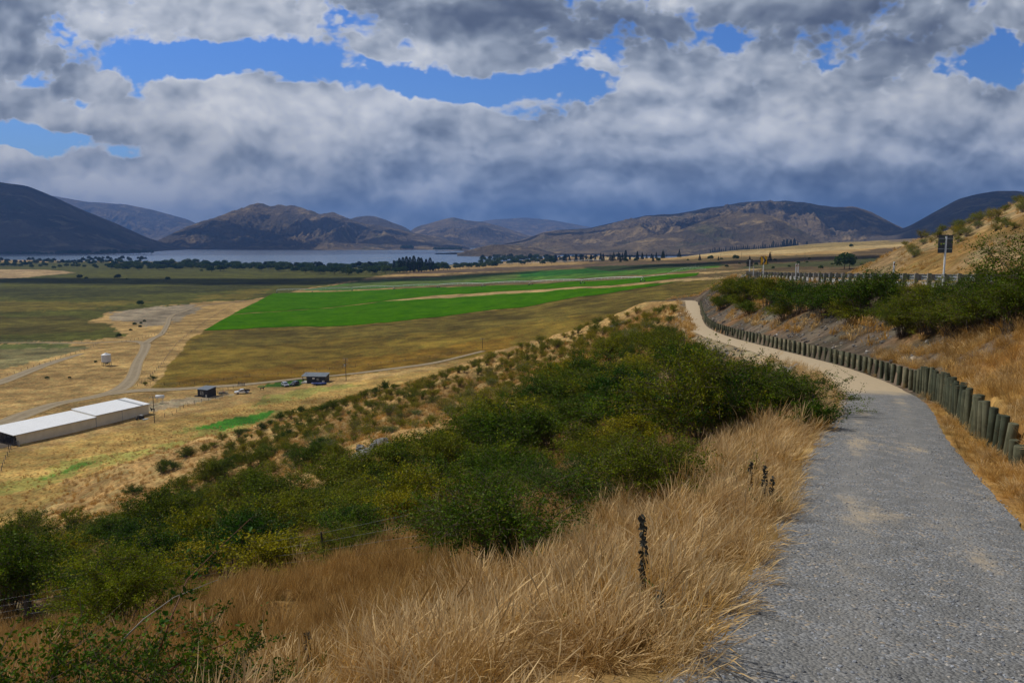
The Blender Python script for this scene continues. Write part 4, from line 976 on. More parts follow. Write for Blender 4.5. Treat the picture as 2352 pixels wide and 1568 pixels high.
# coarse tussocks on the far slopes and paddock
TU = [clump(440+i, 46, .75, .34, .016, .7, M_GPALE if i % 2 else M_GGOLD, .3, 3, .9) for i in range(4)]
def rule_far(X, Y, s, right, r):
    Z = height(X, Y); px, py = project(X, Y, Z); d = np.abs(s)
    th = inpoly(px, py, THICKET); pad = inpoly(px, py, [(-300, 1020), (60, 1045), (350, 985), (640, 915), (1000, 860), (1560, 690), (1600, 760), (1560, 1100), (600, 1320), (-300, 1500)])
    n1 = fbm(X*.2, Y*.2, 3, 506); green = inpoly(px, py, [(455, 985), (520, 962), (640, 940), (590, 966)])
    keep = (~right) & pad & ~green & (r.random(len(X)) < np.where(th, .5, np.clip((n1-.3)*5, .1, 1)))
    lowp = (Z < 2)
    return keep, r.integers(0, 4, len(X)), (.55+.6*r.random(len(X)))*np.where(lowp, .7, 1), .5+0*X, math.radians(60)+0*X
def rule_bank(X, Y, s, right, r):
    dr, sr, ar, er = poly_near(X, Y, RAIL); lat = dr*sr; n1 = fbm(X*.25, Y*.25, 3, 507)
    keep = (right & (lat < -.4) & (s > 1.2) & (Y > 28) & (n1 > .47)) | ((lat > 13) & (Y < 170) & (r.random(len(X)) < .16) & (n1 > .4))
    return keep, r.integers(0, 4, len(X)), (.45+.45*r.random(len(X))), .3+0*X, math.radians(80)+(n1-.5)*6
G2 = np.concatenate([gpts(-80, 36, 36, 130, 1.1, 611, rule_far), gpts(-125, 30, 130, 270, .42, 612, rule_far), gpts(12, 75, 28, 150, 1.4, 613, rule_bank)]); print('tussocks', len(G2))
instancer('tussock_grass', G2, TU, 'pale tussocky grass over the golden spur and paddock')
# ------------------------------------------------------------------ loose stones on the path and scree
def stone_src(seed, mat):
    r = np.random.default_rng(seed); bm = bmesh.new(); bmesh.ops.create_icosphere(bm, subdivisions=1, radius=1)
    for v in bm.verts: v.co = Vector((v.co.x*(1+.3*r.normal()*.5), v.co.y*(.75+.2*r.random()), v.co.z*(.5+.15*r.random())))
    me = bpy.data.meshes.new('stone'); bm.to_mesh(me); bm.free(); me.materials.append(mat); return bpy.data.objects.new('stone', me)
def stone_mat(name, a, b, smooth=True):
    m, t, o = new_mat(name); rnd = t.new('ShaderNodeObjectInfo').outputs['Random']
    c = t.ramp(rnd, [(0, a), (.55, b), (.85, tuple(q*1.5 for q in b)), (.93, (.40, .32, .22)), (1, (.52, .50, .47))]); princ(t, o, c, .75, .3); return m
MS = stone_mat('pebble', (.10, .105, .115), (.26, .275, .30)); ST = [stone_src(700+i, MS) for i in range(4)]
r = np.random.default_rng(77); n = 52000; Y = 2.4+ (19-2.4)*r.random(n)**1.5; X = -4+(14*r.random(n)); d, side, at, e = poly_near(X, Y, PATH); s = d-at[:, 1]
pt_n = fbm(X*.9, Y*.9, 4, 801); k = (s < .1) & (r.random(n) < np.clip((pt_n-.3)*4.2, .12, 1)); X, Y, d = X[k], Y[k], d[k]
sz = .0055+.011*r.random(len(X))**2.2; Z = path_z(X, Y)+.012+.03*(1-(d/1.36)**2)+sz*.15
instancer('pebbles', np.stack([X, Y, Z, r.random(len(X))*6.28, sz, r.normal(size=len(X))*.3, r.normal(size=len(X))*.3, r.integers(0, 4, len(X))], 1), ST, 'loose grey pebbles on the gravel path')
MS2 = stone_mat('scree_rock', (.085, .075, .065), (.155, .14, .125)); ST2 = [stone_src(720+i, MS2) for i in range(4)]
n = 11000; Y = 26+95*r.random(n); X = 10+32*r.random(n); d, side, at, e = poly_near(X, Y, PATH); s = d-at[:, 1]; dr, sr, ar, er = poly_near(X, Y, RAIL)
nn = fbm(X*.25+2, Y*.25, 4, 73)+sstep(5, 1, s)*.22-.04; k = (side > 0) & (s > .4) & (dr*sr < -.2) & (nn > .50); k |= (side < 0) & (s > .1) & (s < 2.2) & (Y > 30) & (r.random(n) < .7)
X, Y = X[k], Y[k]; sz = .05+.14*r.random(len(X))**2.5; Z = height(X, Y)+sz*.1
instancer('scree', np.stack([X, Y, Z, r.random(len(X))*6.28, sz, r.normal(size=len(X))*.4, r.normal(size=len(X))*.4, r.integers(0, 4, len(X))], 1), ST2, 'broken grey stones on the bank above the timber wall')
# ------------------------------------------------------------------ timber retaining wall beside the path
def wood_mat(name, a, b, top=None):
    m, t, o = new_mat(name); P = objco(t); rnd = t.new('ShaderNodeObjectInfo').outputs['Random']
    g = t.noise(t.scale(P, (14, 14, .9)), 1.5, 6, .7); n = t.noise(P, 2.2, 4, .6)
    c = t.mix(t.mrange(g, .3, .7), a, b); c = t.mix(t.mrange(n, .40, .62, 0., .75), c, tuple(q*.42 for q in a)); c = t.mix(1.0, c, t.mix(rnd, (.62, .68, .66), (1.4, 1.3, 1.2)), 'MULTIPLY')
    princ(t, o, c, .85, .15, 0, bump(t, g, .6, .008)); return m
M_POST = wood_mat('treated_post', (.070, .078, .050), (.135, .138, .092)); M_PLANK = wood_mat('treated_plank', (.15, .145, .10), (.25, .235, .165)); M_GREYW = wood_mat('grey_timber', (.15, .145, .135), (.27, .26, .24))
WL = []
PW = densify(PATH, 8); tgw = np.gradient(PW[:, :2], axis=0); tgw /= np.linalg.norm(tgw, axis=1)[:, None]
woff = woffs(PW[:, 1])-.06
WP = np.stack([PW[:, 0]+tgw[:, 1]*(PW[:, 3]+woff), PW[:, 1]-tgw[:, 0]*(PW[:, 3]+woff), PW[:, 2]], 1)
sW = np.r_[0, np.cumsum(np.hypot(*np.diff(WP[:, :2], axis=0).T))]
def wat(s): return np.array([np.interp(s, sW, WP[:, k]) for k in range(3)])
s0 = float(np.interp(13.0, WP[:, 1], sW)); s1 = float(np.interp(118., WP[:, 1], sW))
wall = empty('retaining_wall', (*wat(s0)[:2], ZC-wat(s0)[2])); tag(wall, 'long timber retaining wall of round posts and horizontal boards curving along the gravel path', 'wall')
org = np.array(wall.location)
rw = np.random.default_rng(31); pos = []; s = s0
while s < s1:
    p = wat(s); pos.append((s, p)); s += np.interp(p[1], [13, 28, 29.5, 60, 118], [.56, .44, .86, 1.12, 1.2])*(1+.14*(rw.random()-.5))
mbs = []
def wpost(p, h, r_, lean=0., idx=0):
    m = MB(); ph = rw.random()*6; pts = [(0, 0, -.35), (0, 0, h*.5), (0, 0, h-.012), (0, 0, h)]; m.tube(pts, [r_*1.03, r_, r_*.985, r_*.90], 14 if p[1] < 40 else 8)
    o = m.build('post', M_POST, wall); o.location = Vector((p[0], p[1], ZC-p[2]))-Vector(org); o.rotation_euler = (lean*.3+(rw.random()-.5)*.04, lean+(rw.random()-.5)*.09, ph); return o
far_mb = MB()
for i, (s, p) in enumerate(pos):
    h = float(wallH(p[1]))+(.02+.16*rw.random() if p[1] < 28.5 else .03+.03*rw.random())
    r_ = (.078 if p[1] < 28.6 else .078)*(.88+.26*rw.random())
    if i == 0: r_ = .13; h = .42
    if i == 1: h = .46
    if i == 2: h = .72
    if i < 98: wpost(p, h, r_, .06 if p[1] < 20 else .03)
    else: far_mb.cyl(Vector((p[0], p[1], ZC-p[2]-.3))-Vector(org), r_, h+.3, 8)
if far_mb.v:
    o = far_mb.build('post', M_POST, wall); tag(o, kind='stuff', label='posts at the far end of the wall')
print('wall posts', len(pos))
# boards behind the posts, four high
def board(a, b, z0f, z1f, name='plank'):
    m = MB(); ss = np.arange(a, b+.01, .8 if a < s0+18 else 1.6); ss[-1] = b
    pr = []
    for q in ss:
        p = wat(q); d = wat(q+.05)[:2]-wat(q-.05)[:2]; d /= np.linalg.norm(d); n_ = np.array([d[1], -d[0]]); h = float(wallH(p[1])); zb = ZC-p[2]
        a0 = p[:2]+n_*.09; a1 = p[:2]+n_*.14; z0 = zb-.12+(h+.12)*z0f; z1 = zb-.12+(h+.12)*z1f-.012
        pr.append([(*a0, z0), (*a1, z0), (*a1, z1), (*a0, z1)])
    vs = [Vector(v)-Vector(org) for q in pr for v in q]; fs = []
    for k in range(len(pr)-1):
        for j in range(4): fs.append((k*4+j, k*4+(j+1) % 4, (k+1)*4+(j+1) % 4, (k+1)*4+j))
    fs += [(3, 2, 1, 0), tuple(len(vs)-4+j for j in range(4))]
    m.add(vs, fs); return m.build(name, M_PLANK, wall)
cuts = [pos[3][0]]+[pos[k][0] for k in range(9, len(pos), 7)]+[s1]
for i in range(len(cuts)-1):
    n = 5 if i < 3 else 4
    for k in range(n): board(cuts[i], cuts[i+1]-.01, k/n, (k+1)/n)

# ------------------------------------------------------------------ guardrail: steel beam on timber posts
M_STEEL = simple_mat('galvanised_steel', (.42, .44, .46), .45, .5, .6, .1, 4.)
M_WHITE = simple_mat('white_paint', (.75, .76, .76), .5, .4, 0, .05)
M_BLACKP = simple_mat('black_paint', (.02, .02, .022), .5, .4); M_YEL = simple_mat('sign_yellow', (.72, .40, .02), .4, .4, 0, .04); M_RED = simple_mat('red_reflector', (.5, .03, .02), .4, .5)
M_ALU = simple_mat('sign_back', (.055, .06, .065), .6, .4, .2)
RP = densify(RAIL, 8); sR = np.r_[0, np.cumsum(np.hypot(*np.diff(RP[:, :2], axis=0).T))]
def rat(s): return np.array([np.interp(s, sR, RP[:, k]) for k in range(3)])
def rdir(s): d = rat(s+.3)[:2]-rat(s-.3)[:2]; return d/np.linalg.norm(d)
g0 = float(np.interp(24., RP[:, 1], sR)); g1 = float(np.interp(116., RP[:, 1], sR))
rail = empty('guardrail', (*rat(g0)[:2], ZC-rat(g0)[2])); tag(rail, 'weathered timber post guardrail with steel beam along the road above the path', 'guardrail'); orgR = Vector(rail.location)
s = g0; k = 0; rr_ = np.random.default_rng(8)
while s < g1:
    p = rat(s); d = rdir(s); ang = math.atan2(d[1], d[0]); m = MB(); n_ = Vector((d[1], -d[0], 0))
    m.box((0, 0, .28), (.15, .20, 1.16)); m.prism([(-.1, .855), (.1, .855), (.06, .885), (-.06, .885)], -.07, .07)
    m.box(Vector((0, -.18, .66)), (.15, .15, .34))
    o = m.build('post', M_GREYW, rail); o.location = Vector((p[0], p[1], ZC-p[2]-.02+rr_.random()*.03))-orgR; o.rotation_euler = (0, 0, ang)
    s += 2.0 if s < g0+60 else 1.9
# W profile beam on the road side
prof = [(-.26, .50), (-.30, .54), (-.34, .60), (-.30, .645), (-.275, .665), (-.30, .685), (-.34, .73), (-.30, .79), (-.26, .83)]
ss = np.arange(g0-1, g1+1, .9); vs = []
for q in ss:
    p = rat(q); d = rdir(q); n_ = np.array([d[1], -d[0]])
    for a, z in prof: vs.append(Vector((p[0]+n_[0]*-a, p[1]+n_[1]*-a, ZC-p[2]+z))-orgR)
    for a, z in prof[::-1]: vs.append(Vector((p[0]+n_[0]*(-a+.006), p[1]+n_[1]*(-a+.006), ZC-p[2]+z))-orgR)
L_ = len(prof)*2; m = MB(); m.add(vs, [(i*L_+j, i*L_+(j+1) % L_, (i+1)*L_+(j+1) % L_, (i+1)*L_+j) for i in range(len(ss)-1) for j in range(L_)], True)
m.build('steel_beam', M_STEEL, rail)

# ------------------------------------------------------------------ signs and marker posts
def ground_z(x, y): return hz(x, y)
def sign(name, dx, dyc, Y, w_, h_, label, face, polew=.03, cat='road sign', rot=0., off=0.):
    c = pt(dx, dyc, Y); gz = ground_z(c[0], c[1]); r = empty(name, (c[0], c[1], gz), rot); tag(r, label, cat); zc_ = c[2]-gz
    m = MB(); m.box((0, 0, zc_), (w_, .012, h_)); bo = m.build('sign_board', M_ALU if face != 'chevron' else M_YEL, r, bevel=.004); 
    if face == 'chevron':
        b = MB(); fw = .035; 
        for (cx, cz, sx, sz) in ((0, h_/2-fw/2, w_, fw), (0, -h_/2+fw/2, w_, fw), (-w_/2+fw/2, 0, fw, h_), (w_/2-fw/2, 0, fw, h_)): b.box((cx, -.009, zc_+cz), (sx, .006, sz))
        b.build('sign_border', M_BLACKP, bo)
        q = MB(); s_ = w_; a = .30*s_; T_ = h_*.42
        q.prism([(-.30*s_, T_), (.0*s_, T_), (.38*s_, 0), (.0*s_, -T_), (-.30*s_, -T_), (.08*s_, 0)], -.014, -.007, axis='y', M=Matrix.Translation((0, 0, zc_)))
        q.build('chevron', M_BLACKP, bo)
        p = MB(); p.cyl((0, .035, -.2), polew, zc_+.2+h_*.45, 10); p.build('pole', M_WHITE, r)
    else:
        p = MB(); p.cyl((0, -.04, -.2), polew, zc_+.2+h_*.42, 10); p.build('pole', M_WHITE, r)
        q = MB(); q.box((0, -.012, zc_+h_*.30), (w_*.94, .012, .02)); q.box((0, -.012, zc_-h_*.27), (w_*.94, .012, .02)); q.build('bracket', M_STEEL, bo)
    return r
sign('road_sign', 2171.5, 559.5, 38, .72, .88, 'dark back of a large road sign on a white pole behind the guardrail', 'back', .045)
sign('chevron_sign', 1754.5, 597.5, 92, .80, 1.04, 'larger yellow sign with a black chevron pointing right, on a white pole', 'chevron', .055)
sign('chevron_sign', 1750.0, 624, 150, .68, .95, 'smaller yellow chevron sign farther along the road behind the larger one', 'chevron', .06)
sign('road_sign', 1722, 603, 112, .88, .98, 'grey back of a road sign on a white pole left of the chevron signs', 'back', .06)
sign('road_sign', 1785, 633, 140, .80, .55, 'small low grey sign back behind the far guardrail', 'back', .05)
def marker(dx, dyt, Y, h_, label, w_=.09):
    c = pt(dx, dyt, Y); gz = c[2]-h_; r = empty('marker_post', (c[0], c[1], gz)); tag(r, label, 'marker post', 'white edge markers along the road')
    m = MB(); m.prism([(-.045, -.4), (.045, -.4), (.045, h_-.03), (.02, h_), (-.045, h_-.015)], -.02, .02, axis='y'); m.build('post', M_WHITE, r)
    q = MB(); q.box((0, -.024, h_-.18), (.07, .006, .12)); q.build('reflector', M_RED, r)
for a in [(2054, 600, 50, 1.05, 'white marker post with a dark reflector just left of the large sign back'), (1829, 605, 72, 1.15, 'white marker post between the chevron signs and the tall bush'), (1834, 605, 78, 1.1, 'thin white marker post right beside another one behind the guardrail'),
          (1731, 612, 104, 1.0, 'white marker post with red band left of the smaller chevron'), (1741, 622, 118, .9, 'short white marker post left of the smaller chevron pole'), (1755, 622, 122, 1.0, 'white marker post hidden close to the larger chevron pole'), (1777, 626, 112, .9, 'white marker post right of the larger chevron sign')]:
    marker(*a)

# ------------------------------------------------------------------ farm buildings
def roof_mat(name, a, b, rough=.35, metal=.0):
    m, t, o = new_mat(name); P = objco(t); sp = t.new('ShaderNodeSeparateXYZ'); t.l.new(P, sp.inputs[0])
    wv_ = t.math('SINE', t.math('MULTIPLY', sp.outputs[0], 18.)); c = t.mix(t.mrange(t.noise(P, .5, 5, .6), .35, .7), a, b)
    princ(t, o, c, rough, .4, metal, bump(t, wv_, .5, .03)); return m
M_SHEDROOF = roof_mat('pale_roof', (.93, .94, .95), (.97, .98, .99)); M_SHEDWALL = roof_mat('cream_cladding', (.70, .64, .52), (.78, .72, .60), .6)
M_DKROOF = roof_mat('grey_roof', (.15, .17, .19), (.20, .22, .24)); M_BLKWALL = roof_mat('black_cladding', (.018, .019, .022), (.028, .03, .033), .6)
M_GLASS = simple_mat('window_glass', (.05, .06, .07), .1, .8); M_CONC = simple_mat('concrete', (.42, .40, .37), .9, .1); M_RAILW = wood_mat('yard_rail', (.055, .05, .045), (.10, .09, .08))
M_GUT2 = simple_mat('rib_grey', (.95, .96, .97), .4); M_GUT = simple_mat('gutter_grey', (.35, .37, .39), .5)
P1 = hit(38, 1021)[:2]; P2 = hit(342, 949)[:2]
ax = P2-P1; LEN = float(np.linalg.norm(ax)); ang = math.atan2(ax[1], ax[0])
shed = empty('shed', (*P1, hz(*P1)), ang); tag(shed, 'long white roofed farm shed with cream walls in two steps, open at the left end', 'shed')
Wd = 10.5; L1 = LEN*.56
def shed_part(x0, x1, hf, hb, name, endopen=False):
    m = MB(); t_ = .08
    m.box(((x0+x1)/2, 0, hf/2-.3), (x1-x0, t_, hf+.6)); m.box(((x0+x1)/2, Wd, hb/2-.3), (x1-x0, t_, hb+.6))
    for xx, op in ((x0, endopen), (x1, False)):
        if not op: m.prism([(t_/2, -.6), (Wd-t_/2, -.6), (Wd-t_/2, hb), (t_/2, hf)], xx+(-.04 if xx == x1 else .04)-.03, xx+(-.04 if xx == x1 else .04)+.03)
    m.build('wall', M_SHEDWALL, shed)
    r = MB(); r.prism([(-.45, hf-.02), (Wd+.6, hb+.02), (Wd+.6, hb+.14), (-.45, hf+.10)], x0-(.9 if endopen else .0), x1+(.25 if not endopen else 0.)); ro = r.build('roof', M_SHEDROOF, shed)
    rb = MB(); xx = x0+.4
    while xx < x1-.1:
        rb.prism([(-.44, hf+.102), (Wd+.59, hb+.142), (Wd+.59, hb+.175), (-.44, hf+.135)], xx, xx+.05); xx += 1.1
    rb.build('roof_rib', M_GUT2, ro)
    g = MB(); g.box(((x0+x1)/2, -.52, hf-.02), (x1-x0+.1, .12, .12)); g.build('gutter', M_GUT, ro)
    return ro
shed_part(0, L1, 2.85, 3.75, 'lower', True); ro = shed_part(L1+.02, LEN, 3.35, 4.25, 'upper')
st = MB(); st.prism([(-.3, 3.50), (Wd+.5, 4.40), (Wd+.5, 4.44), (-.3, 3.54)], LEN-3.0, LEN-2.1); st.build('skylight_strip', M_GUT, ro)
dp = MB(); dp.cyl((L1+.1, -.12, -.3), .06, 3.4, 8); dp.cyl((L1+9, -.10, -.3), .05, 3.6, 8); dp.build('downpipe', M_GUT, shed)
tr = MB()
for k in range(9):
    y0 = k*Wd/8; z = 2.62+.9*k/8; tr.box((-.4, y0, z), (.08, .08, .5))
tr.prism([(0, 2.3), (Wd, 3.2), (Wd, 3.28), (0, 2.38)], -.44, -.36); tr.prism([(0, 2.75), (Wd, 3.65), (Wd, 3.73), (0, 2.83)], -.44, -.36); tr.build('truss', M_RAILW, shed)
po = MB(); po.box((-.4, Wd/2, 1.5), (.18, .18, 3.6)); po.box((-.4, 0.1, 1.3), (.18, .18, 3.2)); po.build('post', M_RAILW, shed)
fl = MB(); fl.box((L1/2-3, Wd/2, .02), (L1+7, Wd-.3, .1)); fl.build('floor', simple_mat('yard_dirt', (.16, .13, .10), .95, .05), shed)
# stockyard rails at the open end
def rails(name, pts, h_, n, label, cat='rail fence', mat=M_RAILW, pw=.14, rw_=.10):
    P = [np.array(hit(a, b)[:2]) for a, b in pts]; r = empty(name, (*P[0], hz(*P[0]))); tag(r, label, cat); o0 = Vector(r.location)
    for i in range(len(P)-1):
        a, b = P[i], P[i+1]; L = np.linalg.norm(b-a); k = max(1, int(L/2.4)); d = (b-a)/L; an = math.atan2(d[1], d[0])
        for j in range(k+(i == len(P)-2)):
            q = a+(b-a)*j/k; m = MB(); m.box((0, 0, h_/2), (pw, pw, h_+.5)); o = m.build('post', mat, r); o.location = Vector((*q, hz(*q)))-o0
        for j in range(n):
            z = h_*(.25+.7*j/max(1, n-1)); m = MB(); pa = Vector((*a, hz(*a)+z))-o0; pb = Vector((*b, hz(*b)+z))-o0
            c = (pa+pb)/2; dd = pb-pa; R_ = dd.to_track_quat('X', 'Z').to_matrix(); m.box(c+Vector((0, 0, 0)), (dd.length, .04, rw_), R_); m.build('rail', mat, r)
    return r
rails('stockyard_rails', [(-14, 1006), (38, 1022)], 1.9, 6, 'dark timber stockyard rails inside the open end of the white shed')
rails('stockyard_rails', [(-30, 1032), (20, 1030), (42, 1023)], 1.3, 4, 'dark timber stockyard fence in front of the shed open end', pw=.12)
rails('farm_gate', [(33, 1020), (44, 1024)], 1.2, 5, 'pale gate at the near corner of the white shed', 'gate', M_GUT)
# machinery leaning at the shed wall
def heap(name, dx, dy, label, seed, col, w_=3., cat='machinery'):
    h_ = hit(dx, dy); r = empty(name, tuple(h_), ang); tag(r, label, cat); q = np.random.default_rng(seed)
    m = MB()
    for k in range(3): m.tube([(k*1.1-1.2, -.3, .05), (k*1.1-1.1, .2, 1.0+.2*q.random()), (k*1.1-.4, .3, .5)], .06, 6)
    m.box((.6, 0, .55), (1.3, .8, .5)); m.box((.3, 0, .95), (.7, .7, .35)); m.build('frame', M_RAILW, r)
    for x in (-.9, .3, 1.4):
        t = MB(); t.tube([(x, -.55, .42), (x, -.38, .42)], .42, 14); t.build('wheel', M_BLACKP, r)
    b = MB(); b.box((1.2, .1, .95), (.9, .8, .5)); b.build('tank', col, r, bevel=.1); return r
heap('farm_machine', 318, 962, 'old dark farm machine with a pale tank parked against the shed wall', 3, M_GUT)
pl = MB(); pl.box((0, 0, .12), (1.8, 1.1, .1)); pl.box((0, 0, .03), (1.6, .9, .08)); o = pl.build('pallet', M_GUT, None); h_ = hit(334, 962); o.location = h_; o.rotation_euler.z = ang; tag(o, 'pale flat pallet lying on the ground by the right end of the shed', 'pallet')
# silo on legs
h_ = hit(245, 839); silo = empty('silo', tuple(h_)); tag(silo, 'white round grain silo on short legs standing in the golden yard', 'silo')
m = MB(); m.cyl((0, 0, 1.9), 1.95, 3.2, 28); 
for z in (2.9, 3.9): m.cyl((0, 0, z), 1.965, .03, 28)
m.build('tank', simple_mat('silo_white', (.62, .64, .66), .5, .4, .1, .06, 1.5), silo)
m = MB(); m.tube([(0, 0, 5.1), (0, 0, 5.85), (0, 0, 5.95)], [2.05, .3, .28], 28); m.build('roof', M_WHITE, silo)
m = MB(); m.tube([(0, 0, 1.9), (0, 0, .75)], [1.93, .28], 28); m.build('hopper', M_GUT, silo)
for k in range(6):
    a = k*math.pi/3+.3; m = MB(); m.box((1.85*math.cos(a), 1.85*math.sin(a), 1.0), (.16, .16, 2.3)); m.build('leg', M_RAILW, silo)
# fuel tank on a stand
h_ = hit(368, 925); tk = empty('fuel_tank', tuple(h_), .12); tag(tk, 'white horizontal fuel tank on a tall metal stand right of the shed', 'tank')
m = MB(); m.tube([(-1.45, 0, 2.3), (-1.35, 0, 2.3), (1.35, 0, 2.3), (1.45, 0, 2.3)], [.45, .62, .62, .45], 18); m.build('tank', M_WHITE, tk)
m = MB()
for x in (-.9, .9):
    for y in (-.45, .45): m.tube([(x*1.1, y*1.5, -.2), (x, y*.8, 1.9)], .04, 6)
    m.box((x, 0, 1.66), (.08, 1.0, .08))
m.box((0, .4, .9), (2.0, .05, .05)); m.build('stand', M_STEEL, tk)
# power poles
def pole(dx, dyb, H, arms, label, trans=False, w_=.13, cat='power pole'):
    h_ = hit(dx, dyb); r = empty('power_pole', tuple(h_)); tag(r, label, cat)
    m = MB(); m.tube([(0, 0, -.5), (0, 0, H)], [w_*1.15, w_*.8], 10); m.build('pole', wood_mat('pole_wood', (.13, .10, .075), (.22, .17, .12)), r)
    for z in arms:
        a = MB(); a.box((0, -.15, z), (2.0, .1, .12)); ar = a.build('crossarm', M_GREYW, r)
        for x in (-.9, -.35, .35, .9):
            q = MB(); q.cyl((x, -.15, z+.06), .05, .16, 8); q.build('insulator', M_WHITE, ar)
    if trans: t = MB(); t.cyl((-.35, -.35, arms[-1]-.85), .26, .7, 12); t.build('transformer', M_STEEL, r)
    return r
pole(355, 970, 8.3, [8.0], 'slim power pole standing just right of the white shed', w_=.11)
pole(795, 874, 9.0, [8.8, 8.1, 6.6], 'tall power pole with three cross arms right of the larger black cabin', True)
for a, b, H, l in [(1108, 800, 5., 'short pole in the brown field above the spur bushes'), (1655, 596, 8, 'thin power pole on the terrace left of the chevron signs'), (1703, 593, 8, 'thin power pole on the terrace behind the road sign'), (1772, 590, 8, 'thin power pole on the terrace right of the chevron signs'), (1848, 602, 9, 'thin power pole in the scrub beyond the road')]:
    pole(a, b, H, [H-.3], l, w_=.12)
# black cabins
def cabin(name, dx, dy, Wc, Dc, hf, hb, rz, label, win, porch=0.):
    h_ = hit(dx, dy); r = empty(name, (h_[0], h_[1], h_[2]), rz); tag(r, label, 'cabin')
    m = MB(); x0 = -Wc/2+porch
    m.prism([(0, -.4), (Dc, -.4), (Dc, hb), (0, hf)], x0, Wc/2); m.build('wall', M_BLKWALL, r)
    q = MB(); q.prism([(-.35, hf+.02), (Dc+.35, hb+.06), (Dc+.35, hb+.17), (-.35, hf+.13)], -Wc/2-.25, Wc/2+.25); q.build('roof', M_DKROOF, r)
    for (wx, wz, ww, wh) in win:
        f = MB(); f.box((wx, -.03, wz+wh/2), (ww, .05, .07)); f.box((wx, -.03, wz-wh/2), (ww, .05, .07)); f.box((wx-ww/2, -.03, wz), (.07, .05, wh+.07)); f.box((wx+ww/2, -.03, wz), (.07, .05, wh+.07)); f.box((wx, -.03, wz+wh*.1), (ww, .04, .05)); fo = f.build('window', M_WHITE, r)
        g = MB(); g.box((wx, -.012, wz), (ww, .02, wh)); g.build('pane', M_GLASS, fo)
    return r
c1 = cabin('cabin', 466, 911, 4.6, 4.2, 2.7, 3.2, -.35, 'small square black cabin with a white framed window', [(-.4, 1.5, 1.2, 1.1)])
m = MB(); m.box((-2.9, .3, .2), (1.6, 1.4, .12)); m.build('deck', M_RAILW, c1)
m = MB(); m.cyl((1.0, -.4, 0), .22, .9, 10); m.box((1.0, -.4, .95), (.3, .3, .12)); o = m.build('gas_bottle', M_WHITE); o.location = Vector(c1.location)+Vector((.5, -.3, 0)); tag(o, 'white gas bottle standing at the small cabin wall', 'gas bottle')
c2 = cabin('cabin', 721, 879, 9.4, 4.6, 2.6, 3.3, -.08, 'larger black cabin with a long grey roof and an open porch at its left end', [(1.5, 1.5, .5, .7)], 1.9)
m = MB(); m.box((-3.9, 1.8, .12), (2.6, 4.6, .2)); m.build('deck', M_CONC, c2)
m = MB(); m.box((-4.55, .1, 1.2), (.14, .14, 2.8)); m.box((-4.55, 4.4, 1.4), (.14, .14, 3.4)); m.build('porch_post', wood_mat('porch_wood', (.25, .14, .07), (.35, .2, .1)), c2)
m = MB(); m.box((0, -.25, 1.95), (.85, .35, .55)); m.build('heat_pump', M_WHITE, c2)
m = MB(); m.cyl((-3.4, 1.8, 2.9), .09, 1.0, 8); m.build('flue', M_STEEL, c2)
m = MB(); m.cyl((2.1, -.08, 0), .04, 2.6, 6); m.build('downpipe', M_GUT, c2)
m = MB(); m.cyl((3.5, -.3, 0), .2, 1.1, 10); m.cyl((4.0, -.3, 0), .2, 1.1, 10); o = m.build('gas_bottle', M_WHITE); o.location = Vector(c2.location); tag(o, 'pair of white gas bottles beside the larger black cabin', 'gas bottle')
# person in dark clothes in the porch
def person(loc, label):
    V = [(0, 0, .92), (0, 0, 1.15), (0, 0, 1.38), (0, 0, 1.5), (0, 0, 1.62), (0, 0, 1.74), (-.19, 0, 1.40), (-.25, .03, 1.12), (-.22, -.06, .86), (.19, 0, 1.40), (.25, .03, 1.12), (.22, -.06, .86), (-.1, 0, .88), (-.12, -.02, .48), (-.12, .02, .08), (-.12, -.14, .03), (.1, 0, .88), (.12, .03, .48), (.13, .06, .08), (.13, -.10, .03)]
    E = [(0, 1), (1, 2), (2, 3), (3, 4), (4, 5), (2, 6), (6, 7), (7, 8), (2, 9), (9, 10), (10, 11), (0, 12), (12, 13), (13, 14), (14, 15), (0, 16), (16, 17), (17, 18), (18, 19)]
    R_ = [.15, .14, .16, .06, .09, .085, .07, .05, .04, .07, .05, .04, .10, .07, .05, .045, .10, .07, .05, .045]
    me = bpy.data.meshes.new('person'); me.from_pydata(V, E, []); o = bpy.data.objects.new('person', me); C.objects.link(o); o.location = loc
    o.modifiers.new('skin', 'SKIN'); o.modifiers.new('sub', 'SUBSURF').levels = 1
    for v, q in zip(me.skin_vertices[0].data, R_): v.radius = (q, q*.8)
    me.skin_vertices[0].data[0].use_root = True; me.materials.append(simple_mat('dark_clothes', (.03, .03, .035), .9)); tag(o, label, 'person'); return o
person(Vector(c2.location)+Vector((-4.05, .45, .2)), 'person in dark clothes standing on the porch of the larger black cabin')
